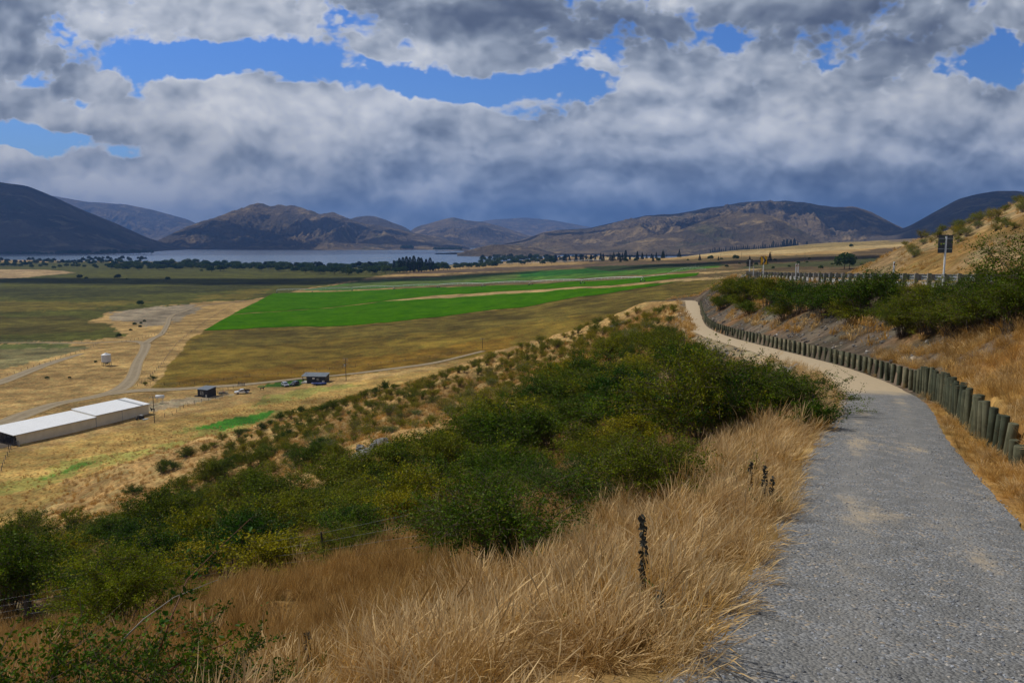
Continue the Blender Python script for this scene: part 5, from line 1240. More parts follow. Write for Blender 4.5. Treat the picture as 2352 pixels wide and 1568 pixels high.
# vehicles
def car(name, dx, dy, rz, body, kind, label):
    h_ = hit(dx, dy); r = empty(name, tuple(h_), rz); tag(r, label, 'pickup' if kind == 'ute' else 'car')
    if kind == 'ute': low = [(-2.55, .45), (2.5, .42), (2.6, .62), (2.5, .98), (1.35, 1.08), (-.75, 1.08), (-.75, .55), (-2.55, .55)]; cab = [(1.30, 1.08), (.55, 1.70), (-.60, 1.74), (-.78, 1.08)]; gl = [(1.18, 1.12), (.52, 1.62), (-.52, 1.65), (-.66, 1.12)]
    else: low = [(-2.25, .40), (2.25, .38), (2.32, .62), (2.15, .92), (1.25, 1.02), (-2.2, 1.06), (-2.32, .7)]; cab = [(1.20, 1.02), (.45, 1.58), (-1.55, 1.60), (-2.12, 1.06)]; gl = [(1.05, 1.08), (.42, 1.50), (-1.48, 1.52), (-1.92, 1.10)]
    m = MB(); m.prism([(a, b) for a, b in low], -.88, .88, axis='y'); m.build('body', body, r, bevel=.07)
    m = MB(); m.prism(cab, -.78, .78, axis='y'); cb = m.build('cab', body, r, bevel=.06)
    g = MB(); g.prism(gl, -.795, .795, axis='y'); g.build('side_window', M_GLASS, cb)
    a0, a1 = cab[0], cab[1]; g = MB(); e = .02
    def lerp(t): return (a0[0]+(a1[0]-a0[0])*t+.03, a0[1]+(a1[1]-a0[1])*t+.03)
    p, q = lerp(.1), lerp(.9); g.add([(p[0], -.68, p[1]), (p[0], .68, p[1]), (q[0], .62, q[1]), (q[0], -.62, q[1])], [(0, 1, 2, 3)]); g.build('windscreen', M_GLASS, cb)
    for x in (-1.5, 1.55):
        for y in (-.80, .80):
            w_ = MB(); w_.tube([(x, y-.11, .37), (x, y+.11, .37)], .37, 18); wo = w_.build('wheel', M_BLACKP, r)
            k = MB(); k.tube([(x, y-.13, .37), (x, y+.13, .37)], .2, 12); k.build('rim', M_STEEL, wo)
    for y in (-.62, .62): l = MB(); l.box((low[2][0]-.06, y, .80), (.14, .3, .14)); l.build('headlight', M_WHITE, r)
    b = MB(); b.box((2.5 if kind == 'ute' else 2.28, 0, .52), (.18, 1.5, .3)); b.build('bumper', M_BLACKP, r)
    if kind == 'ute':
        d = MB(); d.box((-1.75, 0, .98), (1.95, 1.85, .10)); d.box((-.82, 0, 1.4), (.06, 1.7, .8)); d.box((-1.75, .9, 1.15), (1.9, .05, .28)); d.box((-1.75, -.9, 1.15), (1.9, .05, .28)); d.box((-2.7, 0, 1.15), (.05, 1.8, .28)); d.build('tray', M_BLACKP, r)
    return r
M_CARW = simple_mat('car_white', (.78, .79, .80), .25, .6, 0, .02); M_CARS = simple_mat('car_silver', (.50, .53, .57), .28, .6, .4, .02); M_CARD = simple_mat('car_dark', (.045, .055, .075), .25, .6, .2, .02)
car('pickup', 556, 903, math.radians(-150), M_CARW, 'ute', 'white pickup with a dark flat tray parked on the grass between the black cabins')
car('parked_car', 655, 886, math.radians(-55), M_CARS, 'suv', 'silver car parked left of the dark car by the larger cabin')
car('parked_car', 677, 884, math.radians(-105), M_CARD, 'suv', 'dark blue car parked beside the larger black cabin')
# covered boat beside the cabin
h_ = hit(733, 883.5); bt = empty('boat', tuple(h_), .05); tag(bt, 'low boat under a dark blue cover in front of the larger black cabin', 'boat')
m = MB(); V = []; n = 12
for i in range(n):
    x = -2.8+5.6*i/(n-1); w_ = .95*(1-max(0, (x-.6)/2.25)**2)**.5 if x > .6 else .95*(.85+.15*(x+2.8)/3.4); w_ = max(w_, .05); V += [(x, -w_, .75), (x, -w_*.55, .38), (x, 0, .28), (x, w_*.55, .38), (x, w_, .75)]
m.add(V, [(i*5+j, i*5+j+1, (i+1)*5+j+1, (i+1)*5+j) for i in range(n-1) for j in range(4)]+[(0, 1, 2, 3, 4)], True); m.build('hull', M_CARD, bt)
m = MB(); V2 = []
for i in range(n):
    x, w_ = V[i*5][0], V[i*5+4][1]+.03; V2 += [(x, -w_, .76), (x, -w_*.5, .95+.12*math.sin(i)), (x, 0, 1.05+.08*math.cos(i*1.7)), (x, w_*.5, .95), (x, w_, .76)]
m.add(V2, [(i*5+j, i*5+j+1, (i+1)*5+j+1, (i+1)*5+j) for i in range(n-1) for j in range(4)]+[(0, 1, 2, 3, 4)], True); m.build('cover', simple_mat('blue_cover', (.02, .035, .16), .45, .5), bt)
m = MB(); m.box((-.4, 0, .25), (3.4, 1.3, .08)); m.tube([(1.2, 0, .25), (3.6, 0, .3)], .05, 6); m.build('trailer', M_STEEL, bt)
for y in (-.75, .75): m = MB(); m.tube([(-.8, y-.08, .3), (-.8, y+.08, .3)], .3, 14); m.build('wheel', M_BLACKP, bt)
# crate stack between small cabin and pickup
h_ = hit(513, 905); cr = empty('pallet_stack', tuple(h_), .35); tag(cr, 'grey cage trailer loaded with pale pallets between the small cabin and the pickup', 'trailer')
m = MB()
for z in (.35, .75, 1.1):
    for y in (-.7, .7): m.box((0, y, z), (3.4, .05, .06))
for x in (-1.7, -.85, 0, .85, 1.7):
    for y in (-.7, .7): m.box((x, y, .6), (.06, .06, 1.2))
m.build('cage', M_STEEL, cr)
m = MB(); m.box((0, 0, .45), (3.2, 1.2, .2)); m.box((-.3, 0, .8), (2.4, 1.1, .3)); m.build('load', M_PLANK, cr)
m = MB(); m.cyl((.2, -.2, .95), .18, .3, 8); m.build('bucket', M_RED, cr)
def dog(dx, dy, rz, label):
    h_ = hit(dx, dy); V = [(-.35, 0, .5), (0, 0, .52), (.32, 0, .56), (.48, 0, .70), (.58, 0, .80), (.74, 0, .76), (-.55, 0, .62), (-.33, .09, .32), (-.28, .09, .03), (-.33, -.09, .32), (-.30, -.09, .03), (.28, .09, .28), (.29, .09, .03), (.28, -.09, .28), (.32, -.09, .03)]
    E = [(0, 1), (1, 2), (2, 3), (3, 4), (4, 5), (0, 6), (0, 7), (7, 8), (0, 9), (9, 10), (2, 11), (11, 12), (2, 13), (13, 14)]; R_ = [.13, .13, .16, .10, .09, .045, .03, .06, .035, .06, .035, .06, .035, .06, .035]
    me = bpy.data.meshes.new('dog'); me.from_pydata(V, E, []); o = bpy.data.objects.new('dog', me); C.objects.link(o); o.location = h_; o.rotation_euler.z = rz; o.scale = (1.5,)*3
    o.modifiers.new('skin', 'SKIN'); o.modifiers.new('sub', 'SUBSURF').levels = 1
    for v, q in zip(me.skin_vertices[0].data, R_): v.radius = (q, q)
    me.skin_vertices[0].data[0].use_root = True; me.materials.append(simple_mat('dog_coat', (.02, .02, .02), .8)); tag(o, label, 'dog')
dog(351, 944, 2.9, 'black dog standing left of the slim power pole by the shed'); dog(602, 895, .3, 'black dog on the golden grass between the pickup and the silver car')
# ------------------------------------------------------------------ farm fences
def fence(pts, label, step=4., H=1.1, wires=3, pr=.07, mat=None, group=None, cap=98, wr=.006, name='wire_fence', jitter=.06):
    P = densify([list(hit(a, b, 3)[:2]) for a, b in pts], 10) if len(pts) > 2 else np.array([hit(a, b, 3)[:2] for a, b in pts]); s = np.r_[0, np.cumsum(np.hypot(*np.diff(P, axis=0).T))]; n = min(cap, max(2, int(s[-1]/step)+1)); q = np.linspace(0, s[-1], n)
    X = np.interp(q, s, P[:, 0]); Y = np.interp(q, s, P[:, 1]); Z = height(X, Y); r = empty(name, (X[0], Y[0], Z[0])); tag(r, label, 'fence', group); o0 = Vector(r.location); f = np.random.default_rng(int(abs(X[0]*7))+99)
    tops = []
    for x, y, z in zip(X, Y, Z):
        m = MB(); h2 = H*(.88+.2*f.random()); m.tube([(0, 0, -.3), (0, 0, h2)], [pr, pr*.9], 6); o = m.build('post', mat or M_RAILW, r); o.location = Vector((x, y, z))-o0; o.rotation_euler = ((f.random()-.5)*jitter*2, (f.random()-.5)*jitter*2, 0)
    if wires:
        m = MB()
        for k in range(wires): m.tube([Vector((x, y, z+H*(.3+.6*k/max(1, wires-1))))-o0 for x, y, z in zip(X, Y, Z)], wr, 3, False)
        m.build('wire', M_STEEL, r)
    return r
fence([(316, 886), (335, 873), (352, 858), (375, 832), (398, 800), (420, 778), (447, 757), (470, 740), (520, 708), (556, 690), (600, 676)], 'post and wire fence up the left side of the brown field', 4.2, 1.2)
fence([(345, 884), (400, 884), (480, 878), (560, 866), (640, 860), (740, 850), (850, 838), (980, 822), (1060, 808)], 'post and wire fence along the lower edge of the brown field', 5.5, 1.2)
fence([(280, 786), (330, 776), (372, 766), (420, 764), (448, 760)], 'short fence across the dirt track at the gate', 3.5, 1.2)
fence([(0, 866), (60, 848), (130, 826), (200, 802), (225, 790)], 'fence of small posts between the golden yard and the wet pasture', 5, 1.2)
fence([(0, 783), (100, 784), (200, 785), (262, 779)], 'fence along the far side of the pale road at the left', 5.5, 1.0)
fence([(378, 957), (400, 950), (430, 932), (470, 921), (510, 911)], 'leaning dark posts below the small black cabin', 3., 1.2)
fence([(500, 903), (540, 890), (556, 884)], 'row of posts behind the pickup leading to the gate', 3., 1.2)
rails('farm_gate', [(548, 884), (562, 886)], 1.3, 5, 'pale timber gate beside the track above the pickup', 'gate', M_GREYW)
fence([(0, 1090), (10, 1062), (25, 1030)], 'fence posts at the left edge below the shed', 3.5, 1.2)
fence([(-60, 1452), (70, 1401), (330, 1372), (560, 1330), (760, 1312), (960, 1296), (1060, 1285)], 'old wire fence with dark waratah posts crossing the near slope under the bushes', 6.5, 1.35, 4, .03, group=None, wr=.0022, jitter=.15)
fence([(1000, 1062), (1035, 1040), (1062, 1012)], 'three thin iron posts on the golden slope right of the spur bushes', 4.5, 1.4, 0, .04)
h_ = hit(72, 1400, 3); m = MB(); m.tube([(0, 0, -.3), (-.12, 0, 1.75)], [.07, .06], 8); o = m.build('fence_post', M_RAILW); o.location = h_; tag(o, 'tall leaning dark wooden strainer post at the lower left', 'post')
h_ = hit(62, 1418, 3); m = MB(); m.tube([(0, 0, -.3), (.03, 0, .85)], [.09, .085], 8); o = m.build('fence_post', M_RAILW); o.location = h_; tag(o, 'short stubby wooden post just in front of the tall leaning one', 'post')
# ------------------------------------------------------------------ irrigation booms
def boom(TW, label, tagw='irrigation_boom', end=True, th=3.4, sag=.9, scale_=1.):
    P = [np.array(hit(a, b, 60)) for a, b in TW]; r = empty(tagw, tuple(P[0])); tag(r, label, 'irrigation boom'); o0 = Vector(P[0])
    for i, p in enumerate(P):
        t = MB(); d = (P[min(i+1, len(P)-1)]-P[max(i-1, 0)])[:2]; d /= np.linalg.norm(d); n_ = Vector((-d[1], d[0], 0)); b = Vector(p)-o0; top = b+Vector((0, 0, th+.3))
        for sg in (-1, 1):
            t.tube([b+n_*sg*2.1+Vector((0, 0, .6)), top], .12, 5)
        t.tube([b+n_*-2.2+Vector((0, 0, .6)), b+n_*2.2+Vector((0, 0, .6))], .08, 5); t.tube([b+n_*-1.1+Vector((0, 0, 2)), b+n_*1.1+Vector((0, 0, 2))], .05, 5)
        tw = t.build('tower', M_STEEL, r)
        for sg in (-1, 1):
            w_ = MB(); c = b+n_*sg*2.1+Vector((0, 0, .62)); w_.tube([c-Vector((d[1], -d[0], 0))*0-Vector((*n_[:2], 0)).cross(Vector((0, 0, 1)))*.16, c+Vector((*n_[:2], 0)).cross(Vector((0, 0, 1)))*.16], .62, 14); w_.build('wheel', M_BLACKP, tw)
    for i in range(len(P)-1):
        a = Vector(P[i])-o0+Vector((0, 0, th)); b = Vector(P[i+1])-o0+Vector((0, 0, th)); m = MB(); N_ = 9; pa = []; pb = []
        for k in range(N_+1):
            f = k/N_; q = a.lerp(b, f); arch = sag*4*f*(1-f); pa.append(q+Vector((0, 0, arch))); pb.append(q+Vector((0, 0, arch-1.15*min(1, 4*f, 4*(1-f)))))
        m.tube(pa, .20, 5); m.tube(pb, .06, 4); d = (b-a).normalized(); n_ = Vector((-d.y, d.x, 0))
        for k in range(1, N_):
            for sg in (-1, 1): m.tube([pa[k]+Vector((0, 0, 0)), pb[k]+n_*sg*.5], .075, 4)
        m.build('span', simple_mat('boom_pipe', (.85, .87, .88), .5, .4, 0) if i == 0 else bpy.data.materials['boom_pipe'], r)
        h2 = MB()
        for k in range(1, N_*2):
            f = k/(N_*2); q = a.lerp(b, f)+Vector((0, 0, sag*4*f*(1-f))); h2.tube([q, q-Vector((0, 0, 1.9))], .022, 3)
        h2.build('drop_pipe', M_STEEL, r)
    if end:
        a = Vector(P[-1])-o0+Vector((0, 0, th)); d = (Vector(P[-1])-Vector(P[-2])).normalized(); m = MB(); m.tube([a, a+d*24+Vector((0, 0, 1.2))], .11, 5); m.tube([a+d*24+Vector((0, 0, 1.2)), a+d*25+Vector((0, 0, 2.2))], .08, 5); m.build('overhang', M_STEEL, r)
    return r, [Vector(p) for p in P]
bm_, BP = boom([(636, 672), (717, 671), (809, 667), (905, 664), (1007, 660), (1110, 658), (1219, 654), (1338, 651), (1476, 646)], 'long white irrigation boom on wheeled towers across the green field')
bm2, _ = boom([(990, 618), (1060, 613), (1140, 609), (1220, 606), (1300, 603), (1380, 600)], 'second white irrigation boom far across the plough land', end=False)
# spray from the end gun
e = BP[-1]; d = (BP[-1]-BP[-2]).normalized(); st_ = e+d*25+Vector((0, 0, 5.4)); r = np.random.default_rng(9); V = []; 
for k in range(900):
    f = r.random(); c = st_+d*(f*36)+Vector((0, 0, 9*f*(1-f*1.05)+2*f))+Vector(r.normal(size=3))*(.12+f*.75); V.append(tuple(c))
LV, LF = leaves(np.array(V), .22, r, 0, 4, .6); o = mesh_np('water_spray', LV-np.array(st_), LF, simple_mat('spray_white', (.75, .78, .8), .5), False); o.location = st_; tag(o, 'white arc of water spray from the end of the long boom', kind='stuff')
# speed boat wake
h_ = pt(1510/2.297*2.297*.0+ (1024+1128/2.297)/4/K, (700+759/2.297)/4/K, 2700); m = MB(); m.box((0, 0, 0), (70, 6, .5)); m.box((42, 0, .6), (10, 4, 1.2)); o = m.build('motor_boat', M_WHITE); u_, t_ = ray((1024+1128/2.297)/4, (700+759/2.297)/4); Yl = -60/t_; o.location = (u_*Yl, Yl, -4.9); o.scale = (.9, 1, 1); tag(o, 'tiny white motor boat drawing a wake on the lake', 'boat')
# ------------------------------------------------------------------ trees of the valley
def tree_proto(name, seed, kind, mat, H=9., R=4.5, nlf=900, lf=.8):
    r = np.random.default_rng(seed); root = empty(name)
    if kind == 'round':
        nb = 26; c = unit(r.normal(size=(nb, 3))); c[:, 2] = np.abs(c[:, 2])*.9-.15; c *= (.55+.35*r.random((nb, 1)))*np.array([R, R, H*.45]); c[:, 2] += H*.48
        j = r.integers(0, nb, nlf); d = unit(r.normal(size=(nlf, 3))); P = c[j]+d*(R*.34*(.75+.3*r.random((nlf, 1)))); P[:, 2] = np.maximum(P[:, 2], .1*H*r.random(nlf)); th = .12*H
    elif kind == 'poplar':
        z = r.random(nlf)**.9; rad = R*np.sin(np.pi*np.clip(z*.92+.06, 0, 1))**.6*(.75+.35*r.random(nlf)); a = r.random(nlf)*6.283; P = np.stack([rad*np.cos(a), rad*np.sin(a), H*(.08+.92*z)], 1); P[:, :2] += r.normal(size=(nlf, 2))*R*.08; j = (z*9).astype(int)+10*(a*1.2).astype(int); j = j % 26; th = .2*H
    else:
        z = r.random(nlf)**1.25; tier = .75+.35*np.abs(np.sin(z*30)); rad = R*(1-z)*tier*(.6+.4*r.random(nlf)); a = r.random(nlf)*6.283; P = np.stack([rad*np.cos(a), rad*np.sin(a), H*(.06+.94*z)], 1); j = (z*25).astype(int); th = .3*H
    cl = r.random(60)[j % 60]; V, F = leaves(P, lf, r, .5, 4, .8); col = np.repeat(np.stack([np.clip(.2+.6*cl+.3*(r.random(nlf)-.5), 0, 1), r.random(nlf)*.8, 0*cl], 1), 4, 0)
    mesh_np('crown', V, F, mat, False, col, parent=root); m = MB(); m.tube([(0, 0, -.5), (0, 0, th), (0, 0, H*.7)], [.035*H, .028*H, .01*H], 7); m.build('trunk', M_TWIG, root)
    return root
WIL = [tree_proto('willow_tree', 800+i, 'round', M_TREE, 12.0, 7.4, 1300, 1.25) for i in range(5)]
POP = [tree_proto('poplar_tree', 810+i, 'poplar', M_TREED, 27, 3.6, 1100, 1.3) for i in range(3)]
PIN = [tree_proto('pine_tree', 820+i, 'cone', M_TREED, 19, 5.0, 900, 1.2) for i in range(3)]
rt = np.random.default_rng(44)
def ptree(protos, a, b, s, label, cat='tree', group=None, sz=None, Ymin=300):
    h_ = hit(a, b, Ymin, detail=False)
    if h_ is None or h_[2] < -4.6 and False: return
    pr = protos[int(rt.integers(0, len(protos)))]
    return place_copy(pr, h_[0], h_[1], rt.random()*6.28, s, label, cat, group, z=h_[2]-.3, sz=sz)
# single trees of the pasture
ptree(WIL, 271, 640, .68, 'round bright green tree standing alone in the pasture', sz=.72)
ptree(WIL, 183, 639, .62, 'grey green spreading bush in the pasture left of the round tree')
ptree(WIL, 198, 640, .35, 'low dark bush touching the spreading pasture bush')
ptree(WIL, 291, 641, .22, 'very small grey bush just right of the round green tree', 'bush')
ptree(WIL, 385, 643, .52, 'grey green bush in the middle of the pasture')
ptree(WIL, 463, 623, .45, 'small dark bush at the far edge of the pasture below the willows', 'bush')
ptree(WIL, 324, 701, .45, 'dark round bush by the pale flats above the dirt track')
ptree(WIL, 272, 774, .26, 'dark round bush at the fence above the farm road bend')
for k, (a, b, s) in enumerate([(324, 742, .13), (332, 738, .14), (309, 745, .16), (322, 751, .15), (300, 758, .12), (108, 868, .1), (220, 831, .1), (103, 944, .12), (18, 950, .17), (160, 867, .08)]):
    ptree(WIL, a, b, s*1.1, 'very small dark bush dotted over the dry flats round the farm roads', 'bush', 'small bushes on the dry flats')
# willow belt along the near shore
n = 0
def belt(xs, yfun, s0, lab, grp, protos=WIL, jy=5, cat='tree', dens=1):
    global n
    for a in xs:
        b = yfun(a)+rt.normal()*jy*.35; ptree(protos, a+rt.normal()*4, b, s0*(.75+.5*rt.random()), lab, cat, grp); n += 1
LW = 'willow tree in the long green belt between the pasture and the lake'; GW = 'willows along the near lake shore'
belt(np.arange(250, 660, 10), lambda a: np.interp(a, [250, 660], [617, 620]), 1.0, LW, GW)
belt(np.arange(640, 1010, 10), lambda a: np.interp(a, [640, 760, 900, 1010], [620, 629, 628, 618]), 1.1, LW, GW)
belt(np.arange(0, 250, 15), lambda a: 613, .8, 'loose low tree in the sparse left part of the shore belt', 'low trees at the left of the shore belt')
belt(np.arange(0, 250, 17), lambda a: 607, .9, 'loose low tree in the sparse left part of the shore belt', 'low trees at the left of the shore belt')
belt(np.arange(205, 330, 13), lambda a: np.interp(a, [205, 330], [602, 604]), 1.0, 'dark tree on the low spit behind the willow belt', 'dark trees on the spit', jy=2)
for a, b, s, l in [(376, 612, 1.5, 'tall dark tree above the willow belt, left of two close together'), (393, 612, 1.75, 'tallest dark round tree above the willow belt'), (431, 611, 1.7, 'tall slim topped tree standing above the willows right of the tallest dark one'), (414, 614, 1.2, 'mid height tree between the two tall dark ones'),
                   (701, 627, 1.1, 'large dark willow at the front edge of the belt, left of a pair'), (731, 627, 1.15, 'large dark willow at the front edge of the belt, right of a pair'), (645, 622, .95, 'round dark willow alone at the front of the belt')]:
    ptree(WIL, a, b, s, l)
# poplar group
LP = 'tall dark poplar in the clump right of the willow belt'
for a, b, s in [(905, 620, .75), (918, 624, .95), (926, 624, 1.0), (934, 624, 1.05), (942, 624, 1.0), (951, 625, 1.1), (962, 624, 1.0), (968, 624, .95), (979, 622, .85), (988, 622, .95), (995, 622, .7)]: ptree(POP, a, b, s, LP, 'tree', 'tall poplars by the lake')
for a, b, s in [(930, 622, 1.6), (948, 622, 1.5), (1007, 620, 1.4), (1018, 620, 1.45), (1000, 622, 1.1), (975, 624, 1.1)]: ptree(WIL, a, b, s, 'broad dark tree among the poplars by the lake', 'tree', 'broad trees among the poplars')
# right shore woods
LS = 'willow in the wood at the right end of the lake'
belt(np.arange(1020, 1140, 13), lambda a: np.interp(a, [1020, 1140], [617, 612]), .85, LS, 'willows at the right end of the lake')
belt(np.arange(1105, 1270, 10), lambda a: 605, 1.1, LS, 'willows at the right end of the lake')
LT = 'dark conifer in the plantation strip at the foot of the right hills'
belt(np.arange(1262, 1560, 7), lambda a: np.interp(a, [1262, 1420, 1560], [601, 597, 590]), .8, LT, 'conifers at the foot of the hills', PIN, 2)
for a in np.arange(1632, 1835, 5.0):
    u_, t_ = ray(a*K, np.interp(a, [1630, 1700, 1830], [579, 573, 565])*K); Yq = 3150+rt.normal()*40; place_copy(PIN[int(rt.integers(0, 3))], u_*Yq, Yq, rt.random()*6, (.75+.5*rt.random())*(1.25 if a > 1790 else 1.), 'dark pine in the plantation below the rounded dark slopes', 'tree', 'pines of the hillside plantation', z=ZC+t_*Yq-3)
for a, s_ in [(1776, .8), (1800, .9), (1807, 1.0), (1816, .95), (1824, 1.05), (1853, .75)]:
    u_, t_ = ray(a*K, 566*K); place_copy(POP[int(rt.integers(0, 3))], u_*3100, 3100, rt.random()*6, s_*1.3, 'slim poplar standing above the pine plantation on the right', 'tree', 'slim poplars above the plantation', z=ZC+t_*3100-4)
# woods that read as one mass
def tree_src(seed, mat, H, R, nlf, lf, flat=.45):
    r = np.random.default_rng(seed); nb = 24; c = unit(r.normal(size=(nb, 3))); c[:, 2] = np.abs(c[:, 2])*.9-.15; c *= (.55+.35*r.random((nb, 1)))*np.array([R, R, H*flat]); c[:, 2] += H*.46
    j = r.integers(0, nb, nlf); d = unit(r.normal(size=(nlf, 3))); P = c[j]+d*(R*.34*(.75+.3*r.random((nlf, 1)))); P[:, 2] = np.maximum(P[:, 2], .1*H*r.random(nlf))
    V, F = leaves(P, lf, r, .5, 4, .8); cl = r.random(nb)[j]; return src_mesh('wood_src', V, F, mat, np.repeat(np.stack([np.clip(.2+.6*cl+.3*(r.random(nlf)-.5), 0, 1), r.random(nlf)*.8, 0*cl], 1), 4, 0))
WS = [tree_src(960+i, M_TREE, 12, 7.5, 800, 1.5) for i in range(3)]+[tree_src(970+i, M_TREED, 15, 5.5, 800, 1.4, .5) for i in range(2)]
def wood(name, rows, label):
    Q = []
    for xs, yf, s0, dark in rows:
        for a in xs:
            h_ = hit(a+rt.normal()*3, yf(a)+rt.normal()*1.6, 300, detail=False)
            if h_ is not None: Q.append((h_[0], h_[1], h_[2]-.4, rt.random()*6, s0*(.7+.6*rt.random()), 0, 0, 3+int(rt.integers(0, 2)) if rt.random() < dark else int(rt.integers(0, 3))))
    instancer(name, Q, WS, label)
I_ = np.interp
wood('willow_wood', [(np.arange(255, 1000, 9), lambda a: I_(a, [250, 640, 760, 1000], [612, 615, 621, 614]), 1.1, .1), (np.arange(420, 1000, 9), lambda a: I_(a, [420, 760, 1000], [609, 614, 611]), 1.0, .1)], 'willow wood behind the front trees along the near lake shore')
wood('shore_wood', [(np.arange(1105, 1290, 7), lambda a: 598., 1.2, .3), (np.arange(1110, 1260, 7), lambda a: 592., 1.1, .3), (np.arange(1108, 1230, 8), lambda a: 587., 1.0, .4), (np.arange(1020, 1140, 10), lambda a: 611., .9, .2), (np.arange(1260, 1520, 6), lambda a: I_(a, [1260, 1520], [595, 588]), .85, .9)], 'mixed wood at the right end of the lake and the foot of the hills')
wood('far_wood', [(np.arange(-40, 250, 9), lambda a: 603.+2*np.sin(a*.05), .9, .8), (np.arange(205, 335, 8), lambda a: 599., 1.0, 1.)], 'dark wood on the low spit at the left of the near shore')
for a, b, s in [(1148, 594, .8), (1160, 592, .75), (1170, 592, .8), (1178, 592, .7), (1257, 598, .9), (1423, 597, .7), (1437, 597, .9), ]: ptree(POP, a, b, s*.8, 'slim poplar standing above the woods at the foot of the hills', 'tree', 'slim poplars along the foot of the hills')
# shelter trees on the terrace
for a, b, s in [(1340, 597, .75), (1352, 598, .7), (1385, 600, .6), (1425, 601, .75), (1438, 601, .85), (1460, 600, .8), (1500, 599, .8), (1512, 599, .8), (1580, 598, .4), (1607, 597, .75), (1632, 596, .9), (1650, 597, .45), (1690, 596, .9), (1722, 597, .5), (1750, 597, .55), (1768, 598, .85), (1780, 598, .4)]:
    ptree(WIL+PIN, a, b, s*.62, 'small dark tree in the broken row along the golden terrace', 'tree', 'broken row of trees along the terrace', Ymin=400)
ptree(WIL, 1955, 568, .55, 'small dark tree alone in the pale golden field on the right', sz=.6)
ptree(WIL, 1939, 618, .95, 'dark round tree beyond the road left of the slope', Ymin=240, sz=1.2); ptree(WIL, 1951, 616, .8, 'second dark round tree beyond the road, overlapping the first', Ymin=240, sz=1.1)
for a in np.arange(1650, 2050, 22): ptree(WIL, a+rt.normal()*6, 606+rt.normal()*5, .16+.12*rt.random(), 'low dark scrub bush on the flat beyond the far guardrail', 'bush', 'scrub bushes beyond the guardrail', Ymin=240)
# far shore trees under the left mountain
def shore_tree(a, bpix, s, lab, grp, Y=None):
    u, t = ray(a*K, bpix*K); Yl = -60/t if Y is None else Y; x, y = u*Yl, Yl; pr = WIL[int(rt.integers(0, 5))]
    place_copy(pr, x, y, rt.random()*6, s, lab, 'tree', grp, z=-5.3)
for a in np.arange(0, 350, 9): shore_tree(a+rt.normal()*3, 584.2 if a < 200 else 583.2, (1.9 if 130 < a < 215 or a > 225 else 1.2)*(.8+.4*rt.random()), 'tree in the dark line on the far shore under the left mountain', 'trees on the far left shore')
for a in (925, 933, 944): shore_tree(a, 573.2, 3.0, 'dark tree on the flat far shore below the mountain gap', 'trees on the far middle shore')
for a in np.arange(1000, 1060, 8): shore_tree(a, 575, 2.2, 'tree on the far shore left of the low headland', 'trees by the low headland')
print('belt', n, sum(1 for o in bpy.data.objects if o.get('category') == 'tree'))
# reed and scrub band left
# ------------------------------------------------------------------ foreground briar at the bottom left and weeds
nb1 = make_bush('briar_bush', 901, leaf_mat('near_leaf', (.030, .070, .008), (.075, .155, .016), (.22, .17, .02)), R=1.25, Ht=1.15, nst=24, ntw=12, nlf=9000, lf=.036, shape=6, stemr=.009, t0=.3, jit=.03)
def fore(x, y, s, rz, lab, proto=nb1, sz=None): return place_copy(proto, x, y, rz, s, lab, 'bush', None, z=hz(x, y)-.03, sz=sz)
fore(-3.6, 5.3, 1.0, .5, 'leafy briar in the bottom left corner with arching red brown stems, nearest the camera')
fore(-2.35, 4.9, .62, 2.4, 'small briar shoots right of the corner briar', sz=.7)
fore(-4.2, 4.5, .8, 1.9, 'dense leafy briar filling the very bottom left, in front of the arching stems')
fore(-5.6, 6.6, 1.0, 4.0, 'briar at the left edge just behind the corner briar')
tb = make_bush('hawthorn_tree', 905, leaf_mat('light_leaf', (.060, .090, .006), (.230, .290, .014), (.30, .26, .01), .3), R=1.65, Ht=2.3, nst=30, ntw=16, nlf=24000, lf=.052, stemr=.016, t0=.40, jit=.05)
x_, y_, z_ = hit(290, 1470, 3); place_copy(tb, x_, y_, .4, 1.0, 'open multi stemmed small tree standing in the grass at the lower left', 'tree', None, z=z_-.1)
# long arching cane
def cane(pts, label, leafy=True, seed=1, r0=.008):
    P = [Vector(p) for p in pts]; o0 = P[0]; root = empty('briar_cane', tuple(o0)); tag(root, label, 'branch'); m = MB(); m.tube([p-o0 for p in P], [r0*(1-.75*i/(len(P)-1)) for i in range(len(P))], 6)
    m.build('stem', M_DEAD if not leafy else simple_mat('red_stem', (.16, .07, .035), .7), root)
    if leafy:
        r = np.random.default_rng(seed); Q = []
        for i in range(len(P)-1):
            for k in range(26): f = r.random(); q = P[i].lerp(P[i+1], f)-o0; Q.append(np.array(q)+r.normal(size=3)*.05)
        V, F = leaves(np.array(Q), .038, r, .6, 6); mesh_np('leaves', V, F, bpy.data.materials['near_leaf'], False, np.repeat(np.c_[r.random(len(Q)), r.random(len(Q)), r.random(len(Q))], 6, 0), parent=root)
    return root
def pp(a, b, Y): return pt(a, b, Y)
cane([hit(260, 1500, 2), pp(280, 1470, 5.4), pp(330, 1420, 5.5), pp(400, 1370, 5.7), pp(500, 1330, 5.9)], 'bare pale dead cane arching up through the corner briar', False)
cane([hit(350, 1530, 2), pp(370, 1480, 4.9), pp(400, 1400, 5.0), pp(430, 1330, 5.2), pp(500, 1260, 5.4), pp(575, 1190, 5.6)], 'long leafy briar shoot reaching up right over the golden grass', True, 2)
cane([hit(350, 1568, 2), pp(400, 1530, 4.4), pp(450, 1500, 4.6), pp(510, 1480, 4.8), pp(550, 1455, 4.9)], 'low leafy briar shoot reaching right near the bottom edge', True, 3)
